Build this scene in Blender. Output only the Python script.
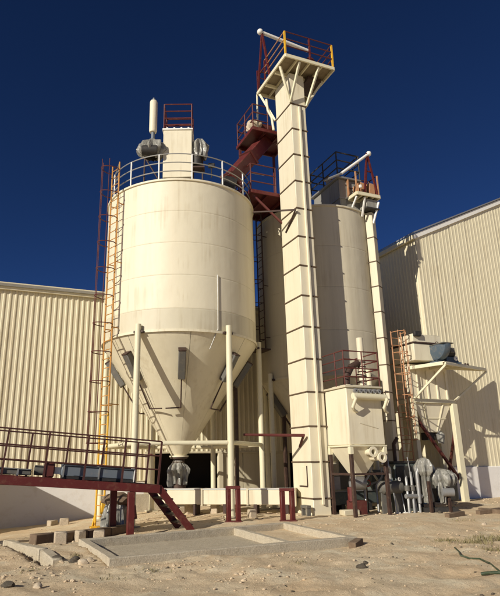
import bpy, math, random
from mathutils import Vector, Matrix, noise
random.seed(7)
scene = bpy.context.scene
for o in list(bpy.data.objects): bpy.data.objects.remove(o)
col = scene.collection
PI = math.pi
V = Vector

# ------------------------------------------------------------------ camera
F_PX, CX, EYE = 550.0, 220.0, 1.6
pitch, roll = math.atan(164/550), -0.012
cam_d = bpy.data.cameras.new('camera'); cam = bpy.data.objects.new('camera', cam_d); col.objects.link(cam)
cam_d.sensor_fit = 'VERTICAL'; cam_d.sensor_height = 24; cam_d.sensor_width = 24*500/596
cam_d.lens = F_PX/596*24
cam_d.shift_x = (250-CX)/596
cam_d.clip_start = 0.1; cam_d.clip_end = 3000
Fv = V((0, math.cos(pitch), math.sin(pitch))); U0 = V((0, -math.sin(pitch), math.cos(pitch)))
Rv = V((math.cos(roll), 0, 0)) + U0*(-math.sin(roll)) * -1
Rv = (V((1,0,0))*math.cos(roll) + U0*math.sin(roll)).normalized()
Uv = Rv.cross(Fv).normalized(); Rv = Fv.cross(Uv).normalized()
m = Matrix((Rv, Uv, -Fv)).transposed().to_4x4(); m.translation = V((0, 0, EYE))
cam.matrix_world = m
scene.camera = cam

# ------------------------------------------------------------------ light
SUN_AZ, SUN_EL = math.radians(42), math.radians(24)      # the light travels towards +X+Y
ld = V((math.sin(SUN_AZ)*math.cos(SUN_EL), math.cos(SUN_AZ)*math.cos(SUN_EL), -math.sin(SUN_EL)))
sun_d = bpy.data.lights.new('sun', 'SUN'); sun = bpy.data.objects.new('sun', sun_d); col.objects.link(sun)
sun_d.energy = 4.8; sun_d.angle = math.radians(0.5); sun_d.color = (1.0, 0.925, 0.80)
sun.rotation_euler = ld.to_track_quat('-Z', 'Y').to_euler()
sun.location = (-20, -20, 30)
w = bpy.data.worlds.new('World'); scene.world = w; w.use_nodes = True
nt = w.node_tree; nt.nodes.clear()
sky = nt.nodes.new('ShaderNodeTexSky'); sky.sky_type = 'NISHITA'; sky.sun_disc = False
sky.sun_elevation = SUN_EL; sky.sun_rotation = math.atan2(-ld.x, -ld.y)
sky.altitude = 2500; sky.air_density = 0.55; sky.dust_density = 0.0; sky.ozone_density = 5.0
bgn = nt.nodes.new('ShaderNodeBackground'); bgn.inputs['Strength'].default_value = 0.052
hsv = nt.nodes.new('ShaderNodeHueSaturation'); hsv.inputs['Saturation'].default_value = 1.07; hsv.inputs['Hue'].default_value = 0.506
gam = nt.nodes.new('ShaderNodeGamma'); gam.inputs['Gamma'].default_value = 1.12
out = nt.nodes.new('ShaderNodeOutputWorld')
nt.links.new(sky.outputs[0], gam.inputs['Color']); nt.links.new(gam.outputs[0], hsv.inputs['Color']); nt.links.new(hsv.outputs[0], bgn.inputs['Color']); nt.links.new(bgn.outputs[0], out.inputs[0])
scene.view_settings.view_transform = 'Standard'; scene.view_settings.look = 'None'
scene.view_settings.exposure = 0.0; scene.view_settings.gamma = 1.0
scene.render.engine = 'CYCLES'

# ------------------------------------------------------------------ plant grid: a runs right/away, b runs away/left
TH = math.radians(22)
E1 = V((math.cos(TH), math.sin(TH), 0)); E2 = V((-math.sin(TH), math.cos(TH), 0)); EZ = V((0, 0, 1))
def W(a, b, z=0.0): return E1*a + E2*b + V((0, 0, z))
GRID = (E1, E2, EZ)
def sstep(x, a, b):
    t = max(0.0, min(1.0, (x-a)/(b-a))); return t*t*(3-2*t)

# ------------------------------------------------------------------ materials
def new_mat(name):
    mt = bpy.data.materials.new(name); mt.use_nodes = True
    return mt, mt.node_tree.nodes, mt.node_tree.links, mt.node_tree.nodes['Principled BSDF']
def surf(name, base, rough=0.5, metal=0.0, var=0.12, dirt=None, dirt_amt=0.3, streak=False, bump=0.05, scale=6.0, spec=0.4, dirt_lo=0.5, speck=0.0):
    """paint / metal / stone: large soft variation, dirt patches or runs, fine bump"""
    mt, N, L, p = new_mat(name)
    p.inputs['Roughness'].default_value = rough; p.inputs['Metallic'].default_value = metal
    p.inputs['Specular IOR Level'].default_value = spec
    geo = N.new('ShaderNodeNewGeometry')
    mp = N.new('ShaderNodeMapping'); L.new(geo.outputs['Position'], mp.inputs[0])
    n1 = N.new('ShaderNodeTexNoise'); n1.inputs['Scale'].default_value = scale*0.15; n1.inputs['Detail'].default_value = 5
    L.new(geo.outputs['Position'], n1.inputs[0])
    c1 = N.new('ShaderNodeMix'); c1.data_type = 'RGBA'
    c1.inputs[6].default_value = (*[x*(1-var) for x in base], 1); c1.inputs[7].default_value = (*[min(1, x*(1+var)) for x in base], 1)
    L.new(n1.outputs['Fac'], c1.inputs[0])
    last = c1.outputs[2]
    n2 = N.new('ShaderNodeTexNoise'); n2.inputs['Scale'].default_value = scale; n2.inputs['Detail'].default_value = 8; n2.inputs['Roughness'].default_value = 0.65
    if streak: mp.inputs['Scale'].default_value = (1, 1, 0.06)
    L.new(mp.outputs[0], n2.inputs[0])
    if dirt:
        r = N.new('ShaderNodeMapRange'); r.inputs[1].default_value = dirt_lo; r.inputs[2].default_value = dirt_lo+0.25
        r.inputs[3].default_value = 0; r.inputs[4].default_value = dirt_amt
        L.new(n2.outputs['Fac'], r.inputs[0])
        c2 = N.new('ShaderNodeMix'); c2.data_type = 'RGBA'; c2.inputs[7].default_value = (*dirt, 1)
        L.new(r.outputs[0], c2.inputs[0]); L.new(last, c2.inputs[6]); last = c2.outputs[2]
    if streak:
        mq = N.new('ShaderNodeMapping'); mq.inputs['Scale'].default_value = (1, 1, 0.035); L.new(geo.outputs['Position'], mq.inputs[0])
        n4 = N.new('ShaderNodeTexNoise'); n4.inputs['Scale'].default_value = scale*4.5; n4.inputs['Detail'].default_value = 4; L.new(mq.outputs[0], n4.inputs[0])
        n5 = N.new('ShaderNodeTexNoise'); n5.inputs['Scale'].default_value = 0.9; n5.inputs['Detail'].default_value = 5; L.new(geo.outputs['Position'], n5.inputs[0])
        mu = N.new('ShaderNodeMath'); mu.operation = 'MULTIPLY'; L.new(n4.outputs['Fac'], mu.inputs[0]); L.new(n5.outputs['Fac'], mu.inputs[1])
        r4 = N.new('ShaderNodeMapRange'); r4.inputs[1].default_value = 0.29; r4.inputs[2].default_value = 0.42; r4.inputs[4].default_value = 0.32; L.new(mu.outputs[0], r4.inputs[0])
        c4 = N.new('ShaderNodeMix'); c4.data_type = 'RGBA'; c4.inputs[7].default_value = (base[0]*0.62, base[1]*0.54, base[2]*0.42, 1)
        L.new(r4.outputs[0], c4.inputs[0]); L.new(last, c4.inputs[6]); last = c4.outputs[2]
    n3 = N.new('ShaderNodeTexNoise'); n3.inputs['Scale'].default_value = scale*9; n3.inputs['Detail'].default_value = 6
    L.new(geo.outputs['Position'], n3.inputs[0])
    if speck > 0:
        r2 = N.new('ShaderNodeMapRange'); r2.inputs[1].default_value = 0.35; r2.inputs[2].default_value = 0.65
        r2.inputs[3].default_value = 1-speck; r2.inputs[4].default_value = 1+speck*0.5
        L.new(n3.outputs['Fac'], r2.inputs[0])
        c3 = N.new('ShaderNodeMix'); c3.data_type = 'RGBA'; c3.blend_type = 'MULTIPLY'; c3.inputs[0].default_value = 1
        L.new(last, c3.inputs[6]); L.new(r2.outputs[0], c3.inputs[7]); last = c3.outputs[2]
    L.new(last, p.inputs['Base Color'])
    rr = N.new('ShaderNodeMapRange'); rr.inputs[3].default_value = max(0.05, rough-0.12); rr.inputs[4].default_value = min(1, rough+0.15)
    L.new(n2.outputs['Fac'], rr.inputs[0]); L.new(rr.outputs[0], p.inputs['Roughness'])
    if bump:
        ad = N.new('ShaderNodeMath'); ad.operation = 'MULTIPLY_ADD'; ad.inputs[1].default_value = 0.5
        L.new(n3.outputs['Fac'], ad.inputs[0]); L.new(n2.outputs['Fac'], ad.inputs[2])
        b = N.new('ShaderNodeBump'); b.inputs['Strength'].default_value = 0.6; b.inputs['Distance'].default_value = bump
        L.new(ad.outputs[0], b.inputs['Height'])
        if streak:                                          # slight unevenness of rolled sheet
            nw = N.new('ShaderNodeTexNoise'); nw.inputs['Scale'].default_value = 1.6; nw.inputs['Detail'].default_value = 2; L.new(geo.outputs['Position'], nw.inputs[0])
            b2 = N.new('ShaderNodeBump'); b2.inputs['Strength'].default_value = 0.5; b2.inputs['Distance'].default_value = 0.035
            L.new(nw.outputs['Fac'], b2.inputs['Height']); L.new(b2.outputs[0], b.inputs['Normal'])
        L.new(b.outputs[0], p.inputs['Normal'])
    return mt
M = {}
DUST = (0.36, 0.27, 0.16)
M['cream'] = surf('cream paint', (0.745, 0.683, 0.509), 0.5, var=0.05, dirt=(0.56, 0.47, 0.30), dirt_amt=0.32, streak=True, bump=0.005, scale=2.2, dirt_lo=0.5)
M['cream_band'] = surf('cream primer band', (0.620, 0.568, 0.420), 0.55, var=0.07, dirt=(0.48, 0.42, 0.27), dirt_amt=0.4, streak=True, bump=0.004, scale=2.5, dirt_lo=0.47)
M['cream_cone'] = surf('cream cone paint', (0.730, 0.668, 0.488), 0.5, var=0.06, dirt=(0.50, 0.43, 0.28), dirt_amt=0.35, streak=True, bump=0.004, scale=2.2, dirt_lo=0.5)
M['cream_dusty'] = surf('dusty cream paint', (0.600, 0.543, 0.392), 0.6, var=0.08, dirt=(0.40, 0.32, 0.19), dirt_amt=0.4, streak=True, bump=0.006, scale=3, dirt_lo=0.45)
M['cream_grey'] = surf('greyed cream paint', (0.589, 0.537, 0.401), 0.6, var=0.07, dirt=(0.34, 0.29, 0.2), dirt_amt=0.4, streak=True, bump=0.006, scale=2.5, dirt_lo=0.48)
M['cream_pale'] = surf('pale cream casing paint', (0.66, 0.60, 0.44), 0.55, var=0.06, dirt=(0.42, 0.35, 0.23), dirt_amt=0.4, streak=True, bump=0.005, scale=3, dirt_lo=0.5)
M['cream_pipe'] = surf('cream pipe paint', (0.720, 0.668, 0.470), 0.45, var=0.06, dirt=(0.35, 0.22, 0.1), dirt_amt=0.4, bump=0.005, scale=5, dirt_lo=0.58)
M['clad_tan'] = surf('tan coated cladding', (0.700, 0.632, 0.450), 0.5, var=0.06, dirt=(0.45, 0.36, 0.22), dirt_amt=0.4, streak=True, bump=0.003, scale=1.6, dirt_lo=0.5)
M['clad_cream'] = surf('cream coated cladding', (0.734, 0.668, 0.471), 0.45, var=0.04, dirt=(0.55, 0.45, 0.27), dirt_amt=0.3, streak=True, bump=0.003, scale=1.2, dirt_lo=0.52)
M['plinth'] = surf('whitewashed render', (0.78, 0.76, 0.72), 0.8, var=0.06, dirt=(0.5, 0.42, 0.3), dirt_amt=0.35, bump=0.01, scale=3, dirt_lo=0.52)
M['white'] = surf('white painted steel', (0.80, 0.78, 0.72), 0.45, var=0.05, dirt=(0.4, 0.3, 0.18), dirt_amt=0.4, bump=0.003, scale=8, dirt_lo=0.58)
M['deck'] = surf('stained deck plate', (0.27, 0.22, 0.14), 0.7, var=0.25, dirt=(0.13, 0.09, 0.05), dirt_amt=0.7, bump=0.006, scale=4)
M['maroon'] = surf('maroon oxide paint', (0.105, 0.016, 0.014), 0.5, var=0.2, dirt=(0.22, 0.12, 0.07), dirt_amt=0.5, bump=0.004, scale=7, dirt_lo=0.52)
M['maroon_dark'] = surf('dark red primer', (0.11, 0.025, 0.02), 0.6, var=0.2, dirt=(0.17, 0.10, 0.06), dirt_amt=0.4, bump=0.004, scale=7)
M['brown'] = surf('dark brown steel', (0.055, 0.03, 0.022), 0.6, var=0.25, dirt=(0.16, 0.10, 0.06), dirt_amt=0.5, bump=0.004, scale=9)
M['railbrown'] = surf('dark red brown rail paint', (0.065, 0.02, 0.016), 0.6, var=0.25, dirt=(0.14, 0.08, 0.05), dirt_amt=0.4, bump=0.004, scale=9)
M['rust'] = surf('rusty orange steel', (0.546, 0.264, 0.060), 0.65, var=0.25, dirt=(0.20, 0.08, 0.03), dirt_amt=0.6, bump=0.006, scale=9, dirt_lo=0.53)
M['orange'] = surf('weathered orange paint', (0.46, 0.23, 0.11), 0.6, var=0.15, dirt=(0.45, 0.36, 0.24), dirt_amt=0.7, bump=0.004, scale=8, dirt_lo=0.5)
M['yellow'] = surf('yellow paint', (0.75, 0.42, 0.03), 0.45, var=0.08, dirt=(0.4, 0.2, 0.05), dirt_amt=0.5, bump=0.003, scale=8, dirt_lo=0.56)
M['steel'] = surf('grey steel', (0.30, 0.30, 0.29), 0.5, metal=0.4, var=0.12, dirt=(0.26, 0.2, 0.13), dirt_amt=0.5, bump=0.004, scale=6)
M['galv'] = surf('galvanised sheet', (0.42, 0.42, 0.40), 0.45, metal=0.6, var=0.12, dirt=(0.3, 0.26, 0.18), dirt_amt=0.4, bump=0.003, scale=5)
M['housegrey'] = surf('dull grey sheet', (0.30, 0.29, 0.255), 0.55, metal=0.1, var=0.12, dirt=(0.2, 0.17, 0.12), dirt_amt=0.5, streak=True, bump=0.004, scale=3)
M['seam'] = surf('brown sealant seam', (0.13, 0.085, 0.05), 0.7, var=0.25, dirt=(0.3, 0.24, 0.15), dirt_amt=0.5, bump=0.003, scale=9)
M['boxgrey'] = surf('grey enclosure paint', (0.125, 0.12, 0.105), 0.5, var=0.1, dirt=(0.28, 0.22, 0.14), dirt_amt=0.4, bump=0.003, scale=8)
M['bluegrey'] = surf('blue grey machine paint', (0.15, 0.175, 0.20), 0.45, var=0.1, dirt=(0.35, 0.29, 0.2), dirt_amt=0.45, bump=0.003, scale=7, dirt_lo=0.54)
M['fanblue'] = surf('dark blue grey fan paint', (0.075, 0.105, 0.135), 0.4, var=0.12, dirt=(0.3, 0.25, 0.18), dirt_amt=0.35, bump=0.003, scale=7)
M['dark'] = surf('black steel', (0.03, 0.028, 0.026), 0.6, var=0.2, dirt=(0.14, 0.11, 0.08), dirt_amt=0.4, bump=0.003, scale=8)
M['inside'] = surf('dark room render', (0.07, 0.06, 0.05), 0.9, var=0.2, bump=0.01, scale=3)  # dark all over, for the bay room and the warehouse core
M['concrete'] = surf('raw concrete', (0.52, 0.455, 0.34), 0.9, var=0.14, dirt=(0.38, 0.31, 0.21), dirt_amt=0.6, bump=0.02, scale=6, speck=0.25, dirt_lo=0.48, spec=0.2)
M['block'] = surf('concrete block', (0.54, 0.45, 0.33), 0.95, var=0.15, dirt=(0.3, 0.24, 0.16), dirt_amt=0.6, bump=0.02, scale=10, speck=0.3, spec=0.15)
M['stone'] = surf('pale limestone', (0.58, 0.48, 0.35), 0.95, var=0.2, dirt=(0.27, 0.2, 0.12), dirt_amt=0.6, bump=0.02, scale=12, speck=0.3, spec=0.15)
M['darkstone'] = surf('dark stone', (0.10, 0.085, 0.065), 0.9, var=0.25, dirt=(0.25, 0.19, 0.12), dirt_amt=0.5, bump=0.02, scale=12, speck=0.3, spec=0.2)
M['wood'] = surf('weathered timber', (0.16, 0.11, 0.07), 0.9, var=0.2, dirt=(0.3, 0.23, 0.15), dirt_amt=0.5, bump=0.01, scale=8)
M['hose'] = surf('green hose rubber', (0.04, 0.06, 0.03), 0.6, var=0.2, dirt=(0.3, 0.24, 0.15), dirt_amt=0.5, bump=0.003, scale=10)
M['weed'] = surf('dry weed', (0.24, 0.205, 0.10), 0.8, var=0.3, bump=0, scale=5)
M['red'] = surf('red valve paint', (0.35, 0.03, 0.02), 0.45, var=0.1, dirt=DUST, dirt_amt=0.4, bump=0.003, scale=8)
M['conveyor_green'] = surf('grey green machine paint', (0.09, 0.11, 0.10), 0.5, var=0.15, dirt=(0.28, 0.23, 0.16), dirt_amt=0.5, bump=0.003, scale=8)
def plastic():
    mt, N, L, p = new_mat('grey plastic wrap')
    p.inputs['Roughness'].default_value = 0.3; p.inputs['Specular IOR Level'].default_value = 0.6
    geo = N.new('ShaderNodeNewGeometry'); mp = N.new('ShaderNodeMapping'); mp.inputs['Scale'].default_value = (1, 1, 0.35); L.new(geo.outputs['Position'], mp.inputs[0])
    n = N.new('ShaderNodeTexNoise'); n.inputs['Scale'].default_value = 9; n.inputs['Detail'].default_value = 4; n.inputs['Distortion'].default_value = 1.2
    L.new(mp.outputs[0], n.inputs[0])
    r = N.new('ShaderNodeValToRGB'); r.color_ramp.elements[0].position = 0.35; r.color_ramp.elements[0].color = (0.17, 0.165, 0.14, 1)
    r.color_ramp.elements[1].position = 0.65; r.color_ramp.elements[1].color = (0.36, 0.35, 0.305, 1)
    L.new(n.outputs['Fac'], r.inputs[0]); L.new(r.outputs[0], p.inputs['Base Color'])
    b = N.new('ShaderNodeBump'); b.inputs['Distance'].default_value = 0.05; b.inputs['Strength'].default_value = 0.7
    L.new(n.outputs['Fac'], b.inputs['Height']); L.new(b.outputs[0], p.inputs['Normal'])
    return mt
M['plastic'] = plastic()
def soil():
    mt, N, L, p = new_mat('sandy soil')
    p.inputs['Roughness'].default_value = 0.95; p.inputs['Specular IOR Level'].default_value = 0.1
    geo = N.new('ShaderNodeNewGeometry')
    def nz(s, d=6, dist=0.0, rough=0.6):
        n = N.new('ShaderNodeTexNoise'); n.inputs['Scale'].default_value = s; n.inputs['Detail'].default_value = d
        n.inputs['Distortion'].default_value = dist; n.inputs['Roughness'].default_value = rough
        L.new(geo.outputs['Position'], n.inputs[0]); return n.outputs['Fac']
    def mix(fac, a, b, mode='MIX'):
        c = N.new('ShaderNodeMix'); c.data_type = 'RGBA'; c.blend_type = mode
        for i, q in ((6, a), (7, b)):
            if isinstance(q, tuple): c.inputs[i].default_value = (*q, 1)
            else: L.new(q, c.inputs[i])
        if isinstance(fac, float): c.inputs[0].default_value = fac
        else: L.new(fac, c.inputs[0])
        return c.outputs[2]
    def rng(v, lo, hi, a=0.0, b=1.0):
        r = N.new('ShaderNodeMapRange'); r.inputs[1].default_value = lo; r.inputs[2].default_value = hi
        r.inputs[3].default_value = a; r.inputs[4].default_value = b; L.new(v, r.inputs[0]); return r.outputs[0]
    c = mix(rng(nz(0.35, 6), 0.35, 0.65), (0.785, 0.643, 0.436), (0.715, 0.533, 0.329))
    c = mix(rng(nz(1.3, 8, 0.6), 0.48, 0.68, 0, 0.75), c, (0.820, 0.740, 0.543))
    c = mix(rng(nz(4.0, 8, 0.3), 0.52, 0.70, 0, 0.65), c, (0.595, 0.473, 0.306))
    c = mix(rng(nz(22, 6), 0.55, 0.72, 0, 0.6), c, (0.453, 0.352, 0.225))
    c = mix(rng(nz(60, 4), 0.60, 0.72, 0, 0.6), c, (0.820, 0.728, 0.595))
    L.new(c, p.inputs['Base Color'])
    s = N.new('ShaderNodeMath'); s.operation = 'MULTIPLY_ADD'; s.inputs[1].default_value = 0.45
    L.new(nz(55, 10, 0, 0.8), s.inputs[0]); L.new(nz(7, 10, 0, 0.7), s.inputs[2])
    b = N.new('ShaderNodeBump'); b.inputs['Distance'].default_value = 0.035; b.inputs['Strength'].default_value = 1.0
    L.new(s.outputs[0], b.inputs['Height']); L.new(b.outputs[0], p.inputs['Normal'])
    return mt
M['soil'] = soil()
M['grit'] = surf('sandy grit', (0.56, 0.45, 0.31), 0.95, var=0.2, dirt=(0.38, 0.29, 0.19), dirt_amt=0.6, bump=0.01, scale=12, spec=0.1)

# ------------------------------------------------------------------ mesh helpers
class MB:
    def __init__(s): s.v = []; s.f = []
    def add(s, vs, fs):
        o = len(s.v); s.v += [V(p) for p in vs]; s.f += [tuple(i+o for i in f) for f in fs]; return s
    def box(s, c, size, ax=GRID, bev=0.0):
        x, y, z = ax; c = V(c); h = [q/2 for q in size]
        if bev <= 0:
            vs = [c+x*(h[0]*i)+y*(h[1]*j)+z*(h[2]*k) for i in (-1,1) for j in (-1,1) for k in (-1,1)]
            return s.add(vs, [(0,1,3,2),(4,6,7,5),(0,4,5,1),(2,3,7,6),(0,2,6,4),(1,5,7,3)])
        b = min(bev, min(h)*0.9); vs = []; idx = {}
        for i in (-1,1):
            for j in (-1,1):
                for k in (-1,1):
                    for a in range(3):
                        d = [h[0]-b, h[1]-b, h[2]-b]; d[a] = h[a]
                        idx[(i,j,k,a)] = len(vs); vs.append(c+x*(d[0]*i)+y*(d[1]*j)+z*(d[2]*k))
        fs = []
        for sg in (-1,1):
            q = [(sg,-1,-1,0),(sg,1,-1,0),(sg,1,1,0),(sg,-1,1,0)]; fs.append([idx[t] for t in (q if sg>0 else q[::-1])])
            q = [(-1,sg,-1,1),(-1,sg,1,1),(1,sg,1,1),(1,sg,-1,1)]; fs.append([idx[t] for t in (q if sg>0 else q[::-1])])
            q = [(-1,-1,sg,2),(1,-1,sg,2),(1,1,sg,2),(-1,1,sg,2)]; fs.append([idx[t] for t in (q if sg>0 else q[::-1])])
        for i in (-1,1):
            for j in (-1,1):
                q = [(i,j,-1,0),(i,j,-1,1),(i,j,1,1),(i,j,1,0)]; fs.append([idx[t] for t in (q if i*j>0 else q[::-1])])
                q = [(i,-1,j,0),(i,1,j,0),(i,1,j,2),(i,-1,j,2)]; fs.append([idx[t] for t in (q if i*j>0 else q[::-1])])
                q = [(-1,i,j,1),(-1,i,j,2),(1,i,j,2),(1,i,j,1)]; fs.append([idx[t] for t in (q if i*j>0 else q[::-1])])
        for i in (-1,1):
            for j in (-1,1):
                for k in (-1,1):
                    q = [(i,j,k,0),(i,j,k,1),(i,j,k,2)]; fs.append([idx[t] for t in (q if i*j*k>0 else q[::-1])])
        return s.add(vs, fs)
    def beam(s, p0, p1, wd, ht, up=EZ, bev=0.0):
        p0, p1 = V(p0), V(p1); d = (p1-p0); L = d.length; d.normalize()
        u = V(up)
        if abs(d.dot(u)) > 0.95: u = E2
        side = d.cross(u).normalized(); u = side.cross(d).normalized()
        return s.box((p0+p1)/2, (L, wd, ht), (d, side, u), bev)
    def tube(s, pts, r, n=8, closed=False, caps=True):
        pts = [V(p) for p in pts]; m_ = len(pts); vs = []; prev = None
        rs = r if isinstance(r, (list, tuple)) else [r]*m_
        for i, p in enumerate(pts):
            if closed: t = (pts[(i+1) % m_]-pts[i-1]).normalized()
            elif i == 0: t = (pts[1]-p).normalized()
            elif i == m_-1: t = (p-pts[i-1]).normalized()
            else: t = ((pts[i+1]-p).normalized()+(p-pts[i-1]).normalized()).normalized()
            if prev is None:
                a = V((0,0,1)) if abs(t.z) < 0.9 else V((1,0,0))
                x = t.cross(a).normalized()
            else:
                x = (prev - t*prev.dot(t)).normalized()
            prev = x; y = t.cross(x)
            k = 1.0
            if 0 < i < m_-1 and not closed:
                k = 1/max(0.5, t.dot((p-pts[i-1]).normalized()))
                k = min(k, 1.4)
            for j in range(n):
                a = 2*PI*j/n; vs.append(p+(x*math.cos(a)+y*math.sin(a))*rs[i]*k)
        fs = []
        for i in range(m_ if closed else m_-1):
            i2 = (i+1) % m_
            for j in range(n): fs.append((i*n+j, i*n+(j+1) % n, i2*n+(j+1) % n, i2*n+j))
        if caps and not closed:
            fs.append(tuple(range(n-1, -1, -1))); fs.append(tuple((m_-1)*n+j for j in range(n)))
        return s.add(vs, fs)
    def lathe(s, c, prof, n=48, a0=0.0, a1=2*PI, axes=None, cap=False):
        c = V(c); x, y, z = axes or (V((1,0,0)), V((0,1,0)), EZ)
        full = abs(a1-a0-2*PI) < 1e-6; cols = n if full else n+1; vs = []; fs = []
        for i in range(cols):
            a = a0+(a1-a0)*i/n
            for r, h in prof: vs.append(c+(x*math.cos(a)+y*math.sin(a))*r+z*h)
        k = len(prof)
        for i in range(n):
            i2 = (i+1) % cols
            for j in range(k-1): fs.append((i*k+j, i2*k+j, i2*k+j+1, i*k+j+1))
        if cap and full:
            fs.append(tuple(i*k for i in range(n-1, -1, -1))); fs.append(tuple(i*k+k-1 for i in range(n)))
        return s.add(vs, fs)
    def frustum(s, c0, s0, c1, s1, ax=GRID, caps=True):
        x, y, z = ax; vs = []
        for c, sz in ((V(c0), s0), (V(c1), s1)):
            for i, j in ((-1,-1),(1,-1),(1,1),(-1,1)): vs.append(c+x*(sz[0]/2*i)+y*(sz[1]/2*j))
        fs = [(0,1,5,4),(1,2,6,5),(2,3,7,6),(3,0,4,7)]
        if caps: fs += [(3,2,1,0),(4,5,6,7)]
        return s.add(vs, fs)
    def prism(s, poly, vec):
        n = len(poly); vec = V(vec); vs = [V(p) for p in poly]+[V(p)+vec for p in poly]
        fs = [tuple(range(n-1,-1,-1)), tuple(range(n, 2*n))]+[(i, (i+1) % n, n+(i+1) % n, n+i) for i in range(n)]
        return s.add(vs, fs)
    def blob(s, c, rad, seed=0, amp=0.25, freq=3.0, sub=3, fold=False):
        import bmesh
        bm = bmesh.new(); bmesh.ops.create_icosphere(bm, subdivisions=sub, radius=1.0)
        vs = []
        for v in bm.verts:
            q = v.co*freq+V((seed*7.3, seed*3.1, seed*1.7))
            d = noise.noise(q*0.5)*amp
            if fold: q2 = V((q.x, q.y, q.z*0.4)); d += (0.35-abs(noise.noise(q2)))*amp*0.8 + (0.3-abs(noise.noise(q2*2.6)))*amp*0.28
            else: d += noise.noise(q*1.7)*amp*0.4
            p = v.co*(1+d); vs.append(V(c)+V((p.x*rad[0], p.y*rad[1], p.z*rad[2])))
        fs = [tuple(v.index for v in f.verts) for f in bm.faces]; bm.free()
        return s.add(vs, fs)
def bag(mb, c, prof, folds=9, seed=0, n=72, rows=6, sx=1.0, sy=1.0):
    """draped / tied sheet: prof = (radius, z, fold depth); folds run down the sheet and deepen where asked"""
    rnd = random.Random(seed); ph = [rnd.uniform(0, 6.28) for _ in range(6)]; c = V(c); vs = []; fs = []
    pts = []
    for k in range(len(prof)-1):
        for i in range(rows):
            t = i/rows; pts.append([a+(b-a)*t for a, b in zip(prof[k], prof[k+1])])
    pts.append(list(prof[-1])); m_ = len(pts)
    for j, (r_, z_, f_) in enumerate(pts):
        u = j/(m_-1)
        for i in range(n):
            a = 2*PI*i/n
            w_ = math.sin(folds*a+ph[0]+1.1*math.sin(2*a+ph[1])+0.9*u)*0.6+math.sin((folds*1.9//1)*a+ph[2]-1.6*u)*0.28+noise.noise(V((math.cos(a)*2.2, math.sin(a)*2.2, z_*2.5+seed)))*0.9
            w_ = w_ if w_ > 0 else w_*0.55
            rr = max(0.015, r_*(1+f_*w_)); dz = 0.10*f_*r_*noise.noise(V((math.cos(a)*1.5+seed, math.sin(a)*1.5, 4.0)))*6*u
            vs.append(c+V((math.cos(a)*rr*sx, math.sin(a)*rr*sy, z_+dz)))
    for j in range(m_-1):
        for i in range(n): fs.append((j*n+i, j*n+(i+1) % n, (j+1)*n+(i+1) % n, (j+1)*n+i))
    fs = [f[::-1] for f in fs]; fs.append(tuple(range(n)))
    return mb.add(vs, fs)
def mesh_of(mb, name, mat, org=V((0,0,0)), flat=False):
    me = bpy.data.meshes.new(name); me.from_pydata([tuple(p-org) for p in mb.v], [], mb.f); me.update()
    me.materials.append(mat if not isinstance(mat, str) else M[mat])
    if not flat:
        me.polygons.foreach_set('use_smooth', [True]*len(me.polygons)); me.set_sharp_from_angle(angle=math.radians(36))
    return me
def org_of(o):
    p = V((0,0,0))
    while o is not None: p += o.location; o = o.parent
    return p
def part(name, mb, mat, parent, kind=None, label=None, flat=False):
    o = bpy.data.objects.new(name, mesh_of(mb, name, mat, org_of(parent), flat)); col.objects.link(o); o.parent = parent
    if kind: o['kind'] = kind
    if label: o['label'] = label
    return o
def inst(name, me, parent, world_loc, rot=None):
    o = bpy.data.objects.new(name, me); col.objects.link(o); o.parent = parent
    o.location = V(world_loc)-org_of(parent)
    if rot: o.rotation_euler = rot
    return o
def tag(o, label, cat, group=None):
    o['label'] = label; o['category'] = cat
    if group: o['group'] = group
    return o
def thing(name, loc, label, cat, group=None):
    o = bpy.data.objects.new(name, None); o.empty_display_size = 0.3; col.objects.link(o); o.location = loc
    return tag(o, label, cat, group)
def solo(name, mb, mat, loc, label, cat, group=None):
    o = bpy.data.objects.new(name, mesh_of(mb, name, mat, V(loc))); col.objects.link(o); o.location = loc
    return tag(o, label, cat, group)
def T(p0, p1, r, n=8): return MB().tube([p0, p1], r, n)
def railing(root, pts, h, levels, mat, r=0.022, up=EZ, mid=0, close=False, name='rail', skip_posts=()):
    """posts at pts, one rail object per level following the posts"""
    pts = [V(p) for p in pts]
    for i, p in enumerate(pts):
        if i in skip_posts: continue
        part('post', T(p, p+up*h, r*1.15), mat, root)
    for lv in levels:
        q = [p+up*(h*lv) for p in pts]
        if close: q = q+[q[0]]
        part(name, MB().tube(q, r, 7), mat, root)

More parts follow.
